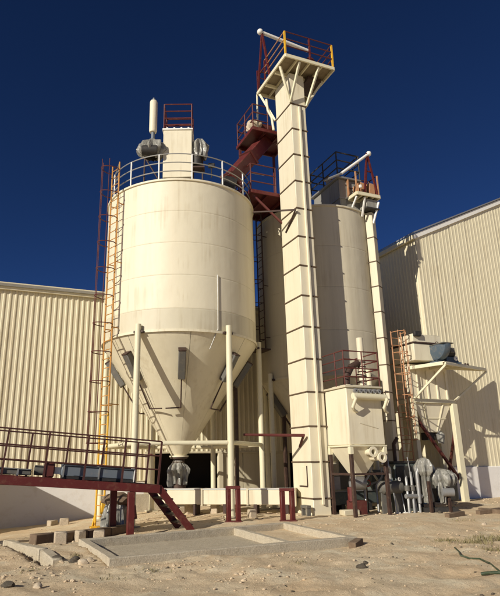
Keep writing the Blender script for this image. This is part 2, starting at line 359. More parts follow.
# ------------------------------------------------------------------ ground
FQ = [W(1.95, 9.75), W(7.0, 10.1), W(7.1, 13.3), W(1.83, 12.4)]           # foundation corners
def in_quad(x, y, grow=0.0):
    for i in range(4):
        p, q = FQ[i], FQ[(i+1) % 4]; d = q-p
        if (d.x*(y-p.y)-d.y*(x-p.x))/d.length < -grow: return False
    return True
KA, KB = W(1.22, 10.55), W(0.36, 16.9)                                     # kerb line by the trench
def base_z(x, y):
    s = sstep(y, 11, 17)
    z = -0.075*max(0.0, -x)*s + 0.10*sstep(x, 3, 8)*sstep(y, 16, 21)
    return z
def ground_z(x, y, detail=True):
    z = base_z(x, y)
    if detail:
        q = V((x, y, 0))
        near = 1.0-0.6*sstep(y, 12, 17)
        z += near*(0.07*noise.noise(q*0.55)+0.04*noise.noise(q*1.6+V((9,2,0)))+0.020*noise.noise(q*4.3)+0.009*noise.noise(q*10.0))
        z += 0.02*near*max(0, noise.noise(q*2.7+V((3,8,1))))*2
        z -= 0.022*near*max(0.0, noise.noise(q*6.5+V((1,4,9)))-0.12)*2
        for c_, w_ in ((1.2, 0.20), (2.75, 0.20), (6.6, 0.17)):             # tyre ruts crossing the foreground
            e_ = (y-0.33*x-0.25*math.sin(x*0.5)-8.1+c_*0.55)/w_
            if abs(e_) < 3: z -= 0.035*math.exp(-e_*e_)-0.018*math.exp(-(abs(e_)-1.7)**2*3)
    d = KB-KA; L = d.length; d = d/L
    t = (x-KA.x)*d.x+(y-KA.y)*d.y; off = (x-KA.x)*(-d.y)+(y-KA.y)*d.x     # + is left of the kerb
    if -0.3 < t < L+3: z -= 0.42*sstep(off, -0.02, 0.07)*(1-sstep(off, 0.24, 0.34))*sstep(t, -0.3, 0.2)
    if in_quad(x, y, -0.06):
        a_ = x*E1.x+y*E1.y
        z = -0.2 if a_ < 5.55 else -0.02+0.03*noise.noise(V((x*2, y*2, 5)))
    return z
def axis(lo, hi, bands):
    xs = []; x = lo
    while x < hi:
        xs.append(x)
        st = next((s for a, b, s in bands if a <= x < b), None)
        if st is None:
            dist = max(bands[0][0]-x, x-bands[-1][1]); st = max(0.3, dist*0.28)
            if x < bands[0][0]: st = min(st, max(0.3, bands[0][0]-x))
        x += st
    return xs
xs = axis(-700, 700, [(-9, 11, 0.085), (11, 16, 0.3)])
ys = axis(-300, 1200, [(6.2, 13.5, 0.065), (13.5, 22, 0.16), (22, 30, 0.5)])
g = MB(); nx = len(xs)
for y in ys:
    for x in xs: g.v.append(V((x, y, ground_z(x, y, -10 < x < 18 and 5 < y < 32))))
for j in range(len(ys)-1):
    for i in range(nx-1): g.f.append((j*nx+i, j*nx+i+1, (j+1)*nx+i+1, (j+1)*nx+i))
gm = mesh_of(g, 'ground', 'soil', flat=True); gm.polygons.foreach_set('use_smooth', [True]*len(gm.polygons))
go = bpy.data.objects.new('ground', gm); col.objects.link(go); go['kind'] = 'structure'
def GZ(p): return ground_z(p.x, p.y)
def on_ground(a, b, dz=0.0):
    p = W(a, b); p.z = GZ(p)+dz; return p

# ------------------------------------------------------------------ corrugated cladding sheets
def clad_mesh(name, z0, ztop, width, pitch, depth, mat, dirv, outv, margin=0.0):
    """one sheet, origin at its bottom left; ztop(a) gives the top edge height"""
    m_ = MB(); n = int(round(width/pitch)); prof = []
    for k in range(n):
        for t, d in ((0.0, 0), (0.52, 0), (0.64, depth), (0.88, depth)): prof.append(((k+t)*pitch, d))
    prof.append((width, 0)); prof.append((width+0.035, -0.010))
    for a, d in prof:
        m_.v.append(dirv*a+outv*d+EZ*z0); m_.v.append(dirv*a+outv*d+EZ*ztop(a))
    for i in range(len(prof)-1): m_.f.append((2*i, 2*i+2, 2*i+3, 2*i+1))
    return mesh_of(m_, name, mat, flat=True)

# left warehouse: front wall in the plane b = 22.6
BW, ZE = 22.6, 8.42
wl = thing('warehouse', W(3, BW, -0.4), 'tan corrugated warehouse with white plinth behind the storage silos, at the left', 'warehouse')
outv = -E2
full = clad_mesh('cladding_sheet', 0.92, lambda a: ZE, 1.1, 0.22, 0.030, 'clad_tan', E1, outv)
short = clad_mesh('cladding_sheet', 2.02, lambda a: ZE, 1.1, 0.22, 0.030, 'clad_tan', E1, outv)
a = -9.3
while a < 14.2:
    inst('cladding_sheet', short if 5.55 < a+0.55 < 13.2 else full, wl, W(a, BW-0.02-0.006*random.random(), 0), (random.uniform(-0.0012, 0.0012), 0, random.uniform(-0.003, 0.003))); a += 1.1
def gbox(a0, a1, b0, b1, z0, z1, bev=0.0): return MB().box(W((a0+a1)/2, (b0+b1)/2, (z0+z1)/2), (a1-a0, b1-b0, z1-z0), GRID, bev)
part('plinth', gbox(-9.3, 5.75, BW-0.10, BW+0.2, -1.3, 0.9, 0.01), 'plinth', wl)
part('plinth', gbox(13.1, 14.9, BW-0.10, BW+0.2, -1.3, 0.9, 0.01), 'plinth', wl)
part('drip_flashing', gbox(-9.3, 5.75, BW-0.14, BW-0.02, 0.905, 0.935), 'clad_tan', wl)
part('lintel', gbox(5.75, 13.1, BW-0.06, BW+0.15, 1.96, 2.04, 0.01), 'cream_dusty', wl)
part('eave_trim', gbox(-9.4, 14.6, BW-0.17, BW-0.07, ZE-0.16, ZE+0.05, 0.01), 'clad_tan', wl)
part('gutter', MB().prism([W(-9.4, BW-0.30, ZE+0.06), W(-9.4, BW-0.07, ZE+0.06), W(-9.4, BW-0.07, ZE-0.04), W(-9.4, BW-0.26, ZE-0.04)], E1*24), 'galv', wl)
part('roof', MB().prism([W(-9.5, BW-0.25, ZE+0.07), W(-9.5, BW+7, ZE+0.9), W(-9.5, BW+14, ZE+0.07), W(-9.5, BW+14, ZE+0.12), W(-9.5, BW+7, ZE+0.96), W(-9.5, BW-0.25, ZE+0.12)], E1*24.2), 'clad_tan', wl)
for a0, a1, b0, b1, nm in ((-9.3, -9.1, BW+0.2, BW+13.8, 'end_wall'), (14.6, 14.8, BW+0.2, BW+13.8, 'end_wall'), (-9.3, 14.8, BW+13.8, BW+14, 'rear_wall')):
    part(nm, gbox(a0, a1, b0, b1, -1.3, ZE+0.05), 'clad_tan', wl)
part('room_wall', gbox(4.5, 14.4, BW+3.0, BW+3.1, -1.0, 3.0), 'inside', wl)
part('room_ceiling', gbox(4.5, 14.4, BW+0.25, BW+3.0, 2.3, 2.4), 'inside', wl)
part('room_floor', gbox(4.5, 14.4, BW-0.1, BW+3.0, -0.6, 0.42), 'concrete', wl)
for a0, a1 in ((5.75, 5.95), (8.95, 9.15)): part('column', gbox(a0, a1, BW-0.1, BW+0.12, -0.6, 1.96, 0.01), 'cream_dusty', wl)
for a0, a1 in ((9.16, 10.1), (10.12, 11.15), (11.55, 12.4)): part('wall_panel', gbox(a0, a1, BW, BW+0.08, 0.42, 1.96, 0.01), 'cream_dusty', wl)

# right warehouse: corner at CA, CB, gable along a, side wall along b
CA, CB, EV = 16.64, 17.85, 11.15
SL = 0.474
wr = thing('warehouse', W(CA, CB, 0), 'tall cream corrugated warehouse gable with white plinth, cut by the right edge', 'warehouse')
for k in range(16):
    a0 = CA+0.02+k*1.0
    me = clad_mesh('cladding_sheet', 1.3, (lambda aa, a0=a0: EV+SL*(a0+aa-CA)) if k < 13 else (lambda aa, a0=a0: EV+SL*26-SL*(a0+aa-CA)), 1.0, 0.2, 0.012, 'clad_cream', E1, -E2)
    inst('cladding_sheet', me, wr, W(a0, CB-0.02-0.005*random.random(), 0), (random.uniform(-0.0008, 0.0008), 0, random.uniform(-0.003, 0.003)))
sm = clad_mesh('cladding_sheet', 1.3, lambda a: EV, 1.0, 0.2, 0.012, 'clad_cream', E2, -E1)
for k in range(14): inst('cladding_sheet', sm, wr, W(CA-0.02, CB+0.02+k*1.0, 0))
part('plinth', gbox(CA-0.08, 34, CB-0.1, CB+0.2, -1, 1.3, 0.01), 'plinth', wr)
part('plinth', gbox(CA-0.08, CA+0.2, CB+0.2, 32, -1, 1.3, 0.01), 'plinth', wr)
part('corner_flashing', gbox(CA-0.042, CA+0.03, CB-0.042, CB+0.03, 1.31, EV-0.05, 0.01), 'clad_cream', wr)
rk = [W(CA-0.15, CB-0.10, EV-0.17), W(29.64, CB-0.10, EV+SL*13-0.10), W(29.64, CB-0.10, EV+SL*13+0.12), W(CA-0.15, CB-0.10, EV+0.05)]
part('rake_trim', MB().prism(rk, E2*0.06), 'white', wr)
part('eave_trim', gbox(CA-0.2, CA-0.07, CB-0.03, 32, EV-0.16, EV+0.04, 0.01), 'clad_cream', wr)
part('roof', MB().prism([W(CA-0.25, CB-0.15, EV+0.06), W(29.64, CB-0.15, EV+0.13+SL*13), W(42.8, CB-0.15, EV+0.06), W(42.8, CB-0.15, EV+0.12), W(29.64, CB-0.15, EV+0.19+SL*13), W(CA-0.25, CB-0.15, EV+0.12)], E2*15), 'galv', wr)
part('core', gbox(CA+0.25, 33, CB+0.25, 31, 0, EV-0.3), 'inside', wr)

# unseen annex out of frame, added to throw the slanting shade onto the plinth
an = thing('shadow_annex', W(-2.4, 21.3, -0.7), 'unseen low annex added to cast slanting shade on the left warehouse plinth', 'shadow caster')
part('wall', gbox(-4.2, -0.75, 20.0, BW-0.12, -1.2, 1.85, 0.02), 'plinth', an)
part('roof', gbox(-4.35, -0.70, 19.95, BW-0.12, 1.855, 1.97, 0.02), 'concrete', an)

# ------------------------------------------------------------------ silos
def ladder(root, P, wv, outv, z0, z1, width, mat, mat_low=None, zsplit=None, cage=None, cage_mat=None, cage_r=0.36, rung_step=0.3, r=0.028, hoop_step=0.95, hang=False):
    P = V((P.x, P.y, 0)); s2 = []
    for sg in (-1, 1):
        b = P+wv*(sg*width/2)
        if mat_low:
            part('stringer', T(b+EZ*z0, b+EZ*zsplit, r*1.15), mat_low, root, label='yellow painted lower stringer')
            part('stringer', T(b+EZ*zsplit, b+EZ*z1, r), mat, root)
        else: part('stringer', T(b+EZ*z0, b+EZ*z1, r), mat, root)
    rung = mesh_of(MB().tube([-wv*(width/2), wv*(width/2)], 0.014, 6), 'rung', mat)
    z = z0+0.35
    while z < z1-0.1: inst('rung', rung, root, P+EZ*z); z += rung_step
    if cage:
        hp = []
        for k in range(13):
            t = PI*k/12; hp.append(wv*(-math.cos(t)*cage_r)+outv*(math.sin(t)*cage_r*1.9))
        hp[0] = -wv*(width/2); hp[-1] = wv*(width/2)
        hoop = mesh_of(MB().tube(hp, 0.016, 6), 'hoop', cage_mat)
        z = cage[0]
        while z <= cage[1]+0.01: inst('hoop', hoop, root, P+EZ*z); z += hoop_step
        for k in (3, 6, 9):
            part('cage_bar', T(P+hp[k]+EZ*cage[0], P+hp[k]+EZ*cage[1], 0.013, 6), cage_mat, root)

def silo(C, R, zr, zt, apex_z, za, label, mats, gap_ang, leg_angs, boxes=True, band=True, n=72):
    root = thing('storage_silo', V((C.x, C.y, base_z(C.x, C.y))), label, 'silo')
    C0 = V((C.x, C.y, 0)); H = zt-zr
    hts = [zr, zr+0.72] if band else [zr]
    nst = 4; z_ = hts[-1]
    for k in range(nst): hts.append(z_+(zt-z_)*(k+1)/nst)
    for k in range(len(hts)-1):
        z0, z1 = hts[k], hts[k+1]
        pr = [(R-0.03, z0+0.001), (R-0.003, z0+0.002), (R, z0+0.010), (R, z0+0.05), (R, z1-0.05), (R, z1-0.010), (R-0.004, z1-0.002), (R-0.03, z1-0.001)]
        part('shell_plate', MB().lathe(C0, pr, n), mats[1] if (band and k == 0) else mats[0], root)
    part('top_angle', MB().lathe(C0, [(R-0.02, zt-0.01), (R+0.05, zt-0.005), (R+0.05, zt+0.06), (R-0.02, zt+0.06)], n), mats[0], root)
    part('roof', MB().lathe(C0, [(R, zt+0.02), (R*0.5, zt+0.28), (0.02, zt+0.5)], n), mats[0], root)
    part('ring_beam', MB().lathe(C0, [(R+0.003, zr-0.05), (R+0.035, zr-0.05), (R+0.035, zr+0.03), (R+0.003, zr+0.03)], n), mats[2], root)
    ns = 8
    for k in range(ns):
        a0, a1 = 2*PI*k/ns+0.2, 2*PI*(k+1)/ns+0.2; e = 0.004
        m_ = MB().lathe(C0, [(R-0.03, zr-0.01), (R, zr-0.012), (za, apex_z), (za-0.02, apex_z)], 9, a0+e*0.6, a1-e*0.6)
        part('cone_plate', m_, mats[2], root)
    part('outlet_flange', MB().lathe(C0, [(za+0.005, apex_z+0.2), (za+0.01, apex_z+0.03), (za+0.09, apex_z+0.03), (za+0.09, apex_z-0.02), (0.02, apex_z-0.02)], 24), 'cream_cone', root)
    for la in leg_angs:
        d = V((math.cos(la), math.sin(la), 0)); p = C0+d*(R+0.13)
        zg = base_z(p.x, p.y)-0.1
        lg = part('leg', T(V((p.x, p.y, zg)), V((p.x, p.y, zr+0.22)), 0.098, 16), 'cream_pipe', root)
        part('base_plate', MB().box(V((p.x, p.y, zg+0.14)), (0.42, 0.42, 0.05), GRID, 0.008), 'cream_dusty', lg)
        part('bracket', MB().beam(C0+d*(R-0.02)+EZ*(zr-0.02), p+EZ*(zr-0.02), 0.34, 0.07).beam(C0+d*(R+0.01)+EZ*(zr+0.06), p+EZ*(zr+0.06), 0.03, 0.2), 'brown', lg)
    slope = math.atan2(R-za, zr-apex_z)                                    # cone wall lean
    if boxes:
        for k in range(8):
            an_ = boxes+2*PI*k/8
            d = V((math.cos(an_), math.sin(an_), 0)); tv = V((-d.y, d.x, 0))
            t = 0.20; rr = R+(za-R)*t; zz = zr+(apex_z-zr)*t
            along = (EZ*-(zr-apex_z)-d*(R-za)).normalized(); nrm = tv.cross(along).normalized()
            if nrm.dot(d) < 0: nrm = -nrm
            c = C0+d*rr+EZ*zz+nrm*0.13
            bx = part('aeration_box', MB().box(c+along*0.2, (0.24, 0.22, 1.02), (tv, nrm, -along), 0.025), 'boxgrey', root)
            part('cap', MB().box(c+along*(-0.31), (0.26, 0.24, 0.05), (tv, nrm, -along), 0.01), 'brown', bx)
            p0 = c+along*0.69; p1 = c+along*1.75+nrm*0.02; p2 = p1+tv*(0.55 if k % 2 else -0.5)+along*0.03
            part('air_pipe', MB().tube([p0, p1, p2], 0.022, 8), 'brown', bx)
    return root
C1 = V((-1.49, 19.85, 0)); R1, ZR1, ZT1 = 2.8, 5.65, 10.95
legs1 = [math.radians(x) for x in (-113, -53, 7, 67, 115, 165)]
s1 = silo(C1, R1, ZR1, ZT1, 1.80, 0.24, 'large cream cone bottomed silo standing on pipe legs, left of the tall elevator tower',
          ('cream', 'cream_band', 'cream_cone'), 0, legs1, boxes=math.radians(-84))
# pipe bracing between the legs
def legp(k, z): a = legs1[k]; return V((C1.x+math.cos(a)*(R1+0.13), C1.y+math.sin(a)*(R1+0.13), z))
for k in range(6):
    p, q = legp(k, 2.17), legp((k+1) % 6, 2.17); d = (q-p).normalized()
    part('brace_pipe', T(p+d*0.09, q-d*0.09, 0.07, 14), 'cream_pipe', s1)
# guard rail round the roof
angs = [math.radians(-176+k*24.5) for k in range(13)]
gp = [V((C1.x+math.cos(a)*(R1-0.06), C1.y+math.sin(a)*(R1-0.06), ZT1+0.06)) for a in angs]
for i, p in enumerate(gp): part('guard_post', T(p, p+EZ*1.02, 0.026), 'white' if i < 7 else 'maroon_dark', s1)
for lv in (1.02, 0.68, 0.34):
    arc = [V((C1.x+math.cos(a)*(R1-0.06), C1.y+math.sin(a)*(R1-0.06), ZT1+0.06+lv)) for a in [math.radians(-176+k*294/60) for k in range(61)]]
    part('guard_rail', MB().tube(arc, 0.020, 7), 'galv', s1)
# thin cable conduit on the shell, right of centre
part('conduit', MB().tube([V((C1.x+math.cos(math.radians(-60))*(R1+0.03), C1.y+math.sin(math.radians(-60))*(R1+0.03), z)) for z in (7.6, 5.75)] +
     [V((C1.x+math.cos(math.radians(-64))*(R1-0.2), C1.y+math.sin(math.radians(-64))*(R1-0.2), 5.1))], 0.014, 6), 'galv', s1)

C2 = V((4.05, 22.0, 0)); R2, ZR2, ZT2 = 2.4, 4.55, 11.15
legs2 = [math.radians(x) for x in (-150, -105, -60, 15, 90, 150)]
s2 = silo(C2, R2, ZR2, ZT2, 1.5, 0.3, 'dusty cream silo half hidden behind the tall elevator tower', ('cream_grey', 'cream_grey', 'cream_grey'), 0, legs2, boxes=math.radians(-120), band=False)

# caged ladder up the left flank of the first silo
LP = V((-3.71, 17.75, 0)); lo = V((-0.725, -0.686, 0)); lw = V((0.686, -0.725, 0))
la = thing('caged_ladder', V((LP.x, LP.y, base_z(LP.x, LP.y))), 'tall rusty caged ladder with yellow foot on the left flank of the front silo', 'ladder')
zg = GZ(LP)
ladder(la, LP, lw, lo, zg, 12.0, 0.46, 'rust', 'yellow', 3.1, cage=(2.2, 12.0), cage_mat='maroon_dark', cage_r=0.30)
for sg in (-1, 1):
    b = LP+lw*(sg*0.23)
    part('foot', MB().beam(b+lw*(sg*0.16)+EZ*(zg-0.02), b+EZ*(zg+0.42), 0.05, 0.05).box(b+EZ*(zg+0.03), (0.3, 0.24, 0.06), GRID, 0.01), 'yellow', la)
for z in (3.4, 5.9, 8.2, 10.4):
    for sg in (-1, 1): part('standoff', T(LP+lw*(sg*0.23)+EZ*z, LP+lw*(sg*0.2)-lo*0.38+EZ*z, 0.018), 'rust', la)
for z in (12.0, 11.6): part('hand_rail', T(LP+lw*0.23+EZ*z, gp[1]+EZ*(z-ZT1-0.06), 0.018), 'galv', la)

# dark caged ladder in the gap, on the left flank of silo two
a2 = math.radians(203)
LQ = V((C2.x+math.cos(a2)*(R2+0.22), C2.y+math.sin(a2)*(R2+0.22), 0)); lo2 = V((math.cos(a2), math.sin(a2), 0)); lw2 = V((-lo2.y, lo2.x, 0))
lb = thing('caged_ladder', V((LQ.x, LQ.y, 5.5)), 'dark steel ladder hanging in the narrow gap between the two silos', 'ladder')
ladder(lb, LQ, lw2, lo2, 5.75, 12.1, 0.46, 'brown', cage=(6.6, 12.0), cage_mat='brown', cage_r=0.28)
part('landing', MB().box(LQ+lo2*0.15+EZ*5.7, (0.6, 0.75, 0.06), (lo2, lw2, EZ), 0.01), 'brown', lb)
for z in (6.2, 8.3, 10.4):
    for sg in (-1, 1): part('standoff', T(LQ+lw2*(sg*0.23)+EZ*z, LQ+lw2*(sg*0.2)-lo2*0.23+EZ*z, 0.018), 'brown', lb)

# roof filter on silo one
XY = (V((1,0,0)), V((0,1,0)), EZ)
fb = thing('roof_filter', V((-1.53, 18.75, 11.25)), 'cream box filter with a dark red rail on the front silo roof', 'filter')
part('body', MB().box(V((-1.53, 18.75, 12.72)), (1.08, 1.05, 2.0), XY, 0.02), 'cream', fb)
part('base_frame', MB().box(V((-1.53, 18.75, 11.47)), (1.0, 0.98, 0.5), XY, 0.02), 'brown', fb)
part('lid', MB().box(V((-1.53, 18.75, 13.76)), (1.16, 1.12, 0.07), XY, 0.012), 'white', fb)
for k in range(4): part('lid_bolt', MB().lathe(V((-1.93+k*0.27, 18.26, 13.8)), [(0.04, 0), (0.04, 0.05), (0.001, 0.06)], 8), 'white', fb)
q = [V((-2.06, 18.28, 13.8)), V((-1.0, 18.28, 13.8)), V((-1.0, 19.24, 13.8)), V((-2.06, 19.24, 13.8))]
railing(fb, q, 1.1, (1.0, 0.72, 0.44, 0.18), 'maroon', r=0.022, close=True)
# blower with silencer, wrapped in plastic, left of the filter
bl = thing('roof_blower', V((-2.5, 18.3, 11.3)), 'plastic wrapped roof blower with a tall cream silencer, left of the box filter', 'blower')
part('wrapped_body', bag(MB(), V((-2.5, 18.3, 12.95)), [(0.10, 0.42, 0.1), (0.16, 0.34, 0.3), (0.46, 0.18, 0.28), (0.52, -0.08, 0.3), (0.36, -0.3, 0.4), (0.22, -0.40, 0.5)], 8, 3, sy=0.8), 'plastic', bl)
part('motor', MB().lathe(V((-2.55, 18.05, 12.75)), [(0.02, -0.3), (0.2, -0.28), (0.2, 0.28), (0.02, 0.3)], 16, axes=(V((0,1,0)), EZ, V((1,0,0)))), 'dark', bl)
part('silencer', MB().lathe(V((-2.48, 18.3, 0)), [(0.02, 13.65), (0.13, 13.68), (0.15, 13.75), (0.15, 15.0), (0.13, 15.06), (0.02, 15.08)], 20), 'cream', bl)
part('neck', MB().lathe(V((-2.48, 18.3, 0)), [(0.075, 13.1), (0.075, 13.7)], 14).lathe(V((-2.48, 18.3, 0)), [(0.05, 15.05), (0.05, 15.2), (0.01, 15.2)], 12), 'bluegrey', bl)
part('stand', MB().tube([V((-2.75, 18.2, 11.2)), V((-2.75, 18.2, 12.75))], 0.03).tube([V((-2.2, 18.2, 11.2)), V((-2.2, 18.2, 12.75))], 0.03).tube([V((-2.75, 18.2, 12.55)), V((-2.1, 18.2, 11.4))], 0.025), 'brown', bl)
br = thing('roof_blower', V((-0.75, 18.5, 11.3)), 'plastic wrapped roof blower without a silencer, right of the box filter', 'blower')
part('wrapped_body', bag(MB(), V((-0.72, 18.5, 13.05)), [(0.05, 0.44, 0.1), (0.14, 0.38, 0.3), (0.28, 0.15, 0.35), (0.30, -0.12, 0.35), (0.22, -0.4, 0.5)], 7, 8), 'plastic', br)
part('motor', MB().lathe(V((-0.8, 18.45, 12.55)), [(0.02, -0.25), (0.17, -0.22), (0.17, 0.22), (0.02, 0.25)], 16), 'dark', br)
part('stand', MB().tube([V((-0.95, 18.5, 11.2)), V((-0.95, 18.5, 12.5))], 0.03).tube([V((-0.6, 18.5, 11.2)), V((-0.6, 18.5, 12.7))], 0.03).box(V((-0.77, 18.5, 12.2)), (0.5, 0.4, 0.06), XY), 'brown', br)
lp_ = thing('flood_lamp', V((-0.25, 17.6, 11.0)), 'small black flood lamp on the front silo guard rail', 'lamp')
part('housing', MB().box(V((-0.25, 17.6, 11.82)), (0.24, 0.12, 0.17), XY, 0.02), 'dark', lp_)
part('arm', T(V((-0.25, 17.6, 11.75)), V((-0.25, 17.75, 11.4)), 0.02), 'dark', lp_)

# wrapped discharge valve under silo one and the trough conveyor it feeds
dv = thing('discharge_valve', V((C1.x, C1.y, 0.75)), 'discharge valve wrapped in torn plastic under the front silo cone', 'valve')
part('spool', MB().lathe(V((C1.x, C1.y, 0)), [(0.3, 1.775), (0.3, 1.73), (0.19, 1.71), (0.19, 1.5), (0.24, 1.48), (0.24, 0.75)], 20), 'brown', dv)
part('plastic_wrap', bag(MB(), V((C1.x-0.02, C1.y-0.05, 0)), [(0.17, 1.66, 0.05), (0.20, 1.58, 0.15), (0.27, 1.5, 0.3), (0.33, 1.36, 0.35), (0.26, 1.1, 0.55), (0.22, 0.86, 0.8)], 8, 5), 'plastic', dv)
part('tie', MB().lathe(V((C1.x-0.02, C1.y-0.05, 1.61)), [(0.19, -0.02), (0.215, 0.0), (0.19, 0.02)], 18), 'wood', dv)
tc = thing('trough_conveyor', V((0.2, 19.2, 0.1)), 'long cream trough conveyor running low under the silos', 'conveyor')
tp0, tp1 = V((-2.1, 19.75, 0.5)), V((2.35, 18.75, 0.5)); td = (tp1-tp0).normalized(); tn = V((td.y, -td.x, 0))
for k in range(3):
    p, q = tp0.lerp(tp1, k/3), tp0.lerp(tp1, (k+1)/3)
    part('trough_section', MB().beam(p+td*0.01, q-td*0.01, 0.5, 0.46, bev=0.02), 'cream', tc)
    part('flange', MB().beam(q-td*0.03, q+td*0.03, 0.58, 0.54), 'cream_dusty', tc)
part('cover', MB().beam(tp0+EZ*0.25, tp1+EZ*0.25, 0.56, 0.03), 'white', tc)
for k in range(5):
    p = tp0.lerp(tp1, 0.06+k*0.22)
    part('support', MB().box(V((p.x, p.y, 0.12)), (0.12, 0.5, 0.36), (td, tn, EZ), 0.01), 'brown', tc)

# ------------------------------------------------------------------ bucket elevator tower
def platform(root, a0, a1, b0, b1, z, mat_deck, mat_beam, nj=3):
    """framed steel platform seen from below: rim beams, joists, plates between joists"""
    for (p, q) in ((W(a0, b0, z), W(a1, b0, z)), (W(a1, b0, z), W(a1, b1, z)), (W(a1, b1, z), W(a0, b1, z)), (W(a0, b1, z), W(a0, b0, z))):
        part('rim_beam', MB().beam(p, q, 0.06, 0.14, bev=0.006), mat_beam, root)
    for k in range(nj):
        aa = a0+(a1-a0)*(k+1)/(nj+1); part('joist', MB().beam(W(aa, b0+0.04, z-0.01), W(aa, b1-0.04, z-0.01), 0.05, 0.10), mat_beam, root)
    for k in range(nj+1):
        p0, p1 = a0+(a1-a0)*k/(nj+1), a0+(a1-a0)*(k+1)/(nj+1)
        part('deck_plate', gbox(p0+0.006, p1-0.006, b0, b1, z+0.072, z+0.09), mat_deck, root)
TA0, TA1, TB0, TB1 = 9.34, 9.98, 15.66, 16.86
tw = thing('bucket_elevator', W(9.66, 16.26, 0), 'tall cream bucket elevator tower with a railed platform at its head', 'elevator')
ringz = [0.47+1.094*k for k in range(14)]
zz = [-0.15]+ringz+[16.1]
for k in range(len(zz)-1):
    sec = part('casing_section', gbox(TA0, TA1, TB0, TB1, zz[k]+0.002, zz[k+1]-0.002, 0.02), 'cream', tw)
    if k < len(zz)-2:
        m_ = MB().box(W((TA0+TA1)/2, (TB0+TB1)/2, zz[k+1]), (TA1-TA0+0.05, TB1-TB0+0.05, 0.018), GRID)
        m_.box(W((TA0+TA1)/2, (TB0+TB1)/2, zz[k+1]+0.022), (TA1-TA0+0.05, TB1-TB0+0.05, 0.018), GRID)
        part('flange', m_, 'seam', sec)
# flat duct strip down the right face
part('cable_duct', gbox(TA0+0.30, TA0+0.37, TB0-0.085, TB0-0.002, 0.3, 14.6, 0.008), 'cream', tw)
part('cable', T(W(TA0+0.395, TB0-0.03, 1.5), W(TA0+0.395, TB0-0.03, 14.7), 0.012, 6), 'dark', tw)
part('inspection_door', gbox(TA0-0.025, TA0-0.001, TB0+0.28, TB0+0.72, 0.85, 1.42, 0.006), 'cream', tw)
part('door_frame', MB().beam(W(TA0-0.02, TB0+0.25, 0.84), W(TA0-0.02, TB0+0.25, 1.45), 0.03, 0.02).beam(W(TA0-0.02, TB0+0.25, 0.83), W(TA0-0.02, TB0+0.75, 0.83), 0.02, 0.03), 'brown', tw)
PZ = 16.2; PA0, PA1, PB0, PB1 = 8.80, 10.95, 14.96, 17.4
platform(tw, PA0, PA1, PB0, PB1, PZ, 'deck', 'cream_pipe', 3)
part('cross_beam', MB().beam(W(PA0+0.05, 15.9, PZ-0.06), W(PA1-0.05, 15.9, PZ-0.06), 0.07, 0.12), 'cream_pipe', tw)
part('cross_beam', MB().beam(W(PA0+0.05, 16.7, PZ-0.06), W(PA1-0.05, 16.7, PZ-0.06), 0.07, 0.12), 'cream_pipe', tw)
part('drive_frame', gbox(10.15, 10.75, 15.6, 16.6, PZ-0.20, PZ-0.06), 'brown', tw)
zs = 14.72
for p, q in ((W(TA0-0.03, TB0-0.03, zs), W(8.86, 15.5, PZ-0.08)), (W(TA0-0.03, TB0-0.03, zs), W(TA0+0.1, 15.02, PZ-0.08)), (W(TA1+0.03, TB0-0.03, zs), W(TA1+0.3, 15.02, PZ-0.08)),
             (W(TA0-0.03, TB1+0.03, zs), W(8.86, 17.3, PZ-0.08)), (W(TA1+0.03, TB0+0.1, zs), W(10.85, 15.7, PZ-0.08)), (W(TA1+0.03, TB1, zs), W(10.85, 17.2, PZ-0.08))):
    part('strut', MB().beam(p, q, 0.085, 0.085, bev=0.008), 'cream_pipe', tw)
rp = [W(PA0+0.03, 16.7, PZ+0.07), W(PA0+0.03, PB0+0.03, PZ+0.07), W(PA0+1.1, PB0+0.03, PZ+0.07), W(PA1-0.03, PB0+0.03, PZ+0.07), W(PA1-0.03, 16.2, PZ+0.07), W(PA1-0.03, PB1-0.03, PZ+0.07), W(9.9, PB1-0.03, PZ+0.07), W(PA0+0.03, PB1-0.03, PZ+0.07)]
for i, p in enumerate(rp):
    part('guard_post', MB().beam(p, p+EZ*1.05, 0.06, 0.06), 'yellow' if i in (1, 3) else 'maroon', tw)
for lv in (1.05, 0.72, 0.4):
    part('guard_rail', MB().tube([rp[0]+EZ*lv, rp[1]+EZ*lv], 0.022, 7), 'orange', tw)
    part('guard_rail', MB().tube([p+EZ*lv for p in rp[1:]], 0.022, 7), 'maroon_dark', tw)
ap = W(PA0+0.02, 16.8, 18.8)
for q in (W(PA0+0.03, 17.36, PZ+0.05), W(PA0+0.03, 16.3, PZ+0.05), W(PA0+0.8, 17.36, PZ+0.05)): part('hoist_leg', MB().beam(q, ap, 0.07, 0.07), 'maroon', tw)
part('hoist_crossbar', MB().beam(W(PA0+0.05, 17.15, PZ+0.85), W(PA0+0.05, 16.55, PZ+0.85), 0.05, 0.05), 'maroon', tw)
part('hoist_boom', MB().tube([ap-E1*0.08, W(11.0, 16.8, 18.55)], 0.075, 12).blob(ap-E1*0.08, (0.13, 0.13, 0.13), 1, 0.05, 1, 2), 'white', tw)
part('gearbox', gbox(10.0, 10.5, 15.5, 16.0, PZ+0.1, PZ+0.62, 0.05), 'bluegrey', tw)
part('drive_motor', MB().lathe(W(10.25, 15.85, PZ+0.55), [(0.02, -0.4), (0.2, -0.38), (0.2, 0.38), (0.02, 0.4)], 16, axes=(E1, EZ, E2)), 'maroon_dark', tw)
part('head_cover', MB().lathe(W(9.66, 16.86, PZ+0.1), [(0.02, -0.03), (0.55, -0.03), (0.55, 0.67), (0.02, 0.67)], 16, 0, PI, axes=(E2, EZ, E1)), 'cream', tw)
part('down_pipe', MB().tube([W(PA0+0.02, 17.45, PZ), W(PA0+0.02, 17.5, 14.6)], 0.035, 8), 'cream_pipe', tw)
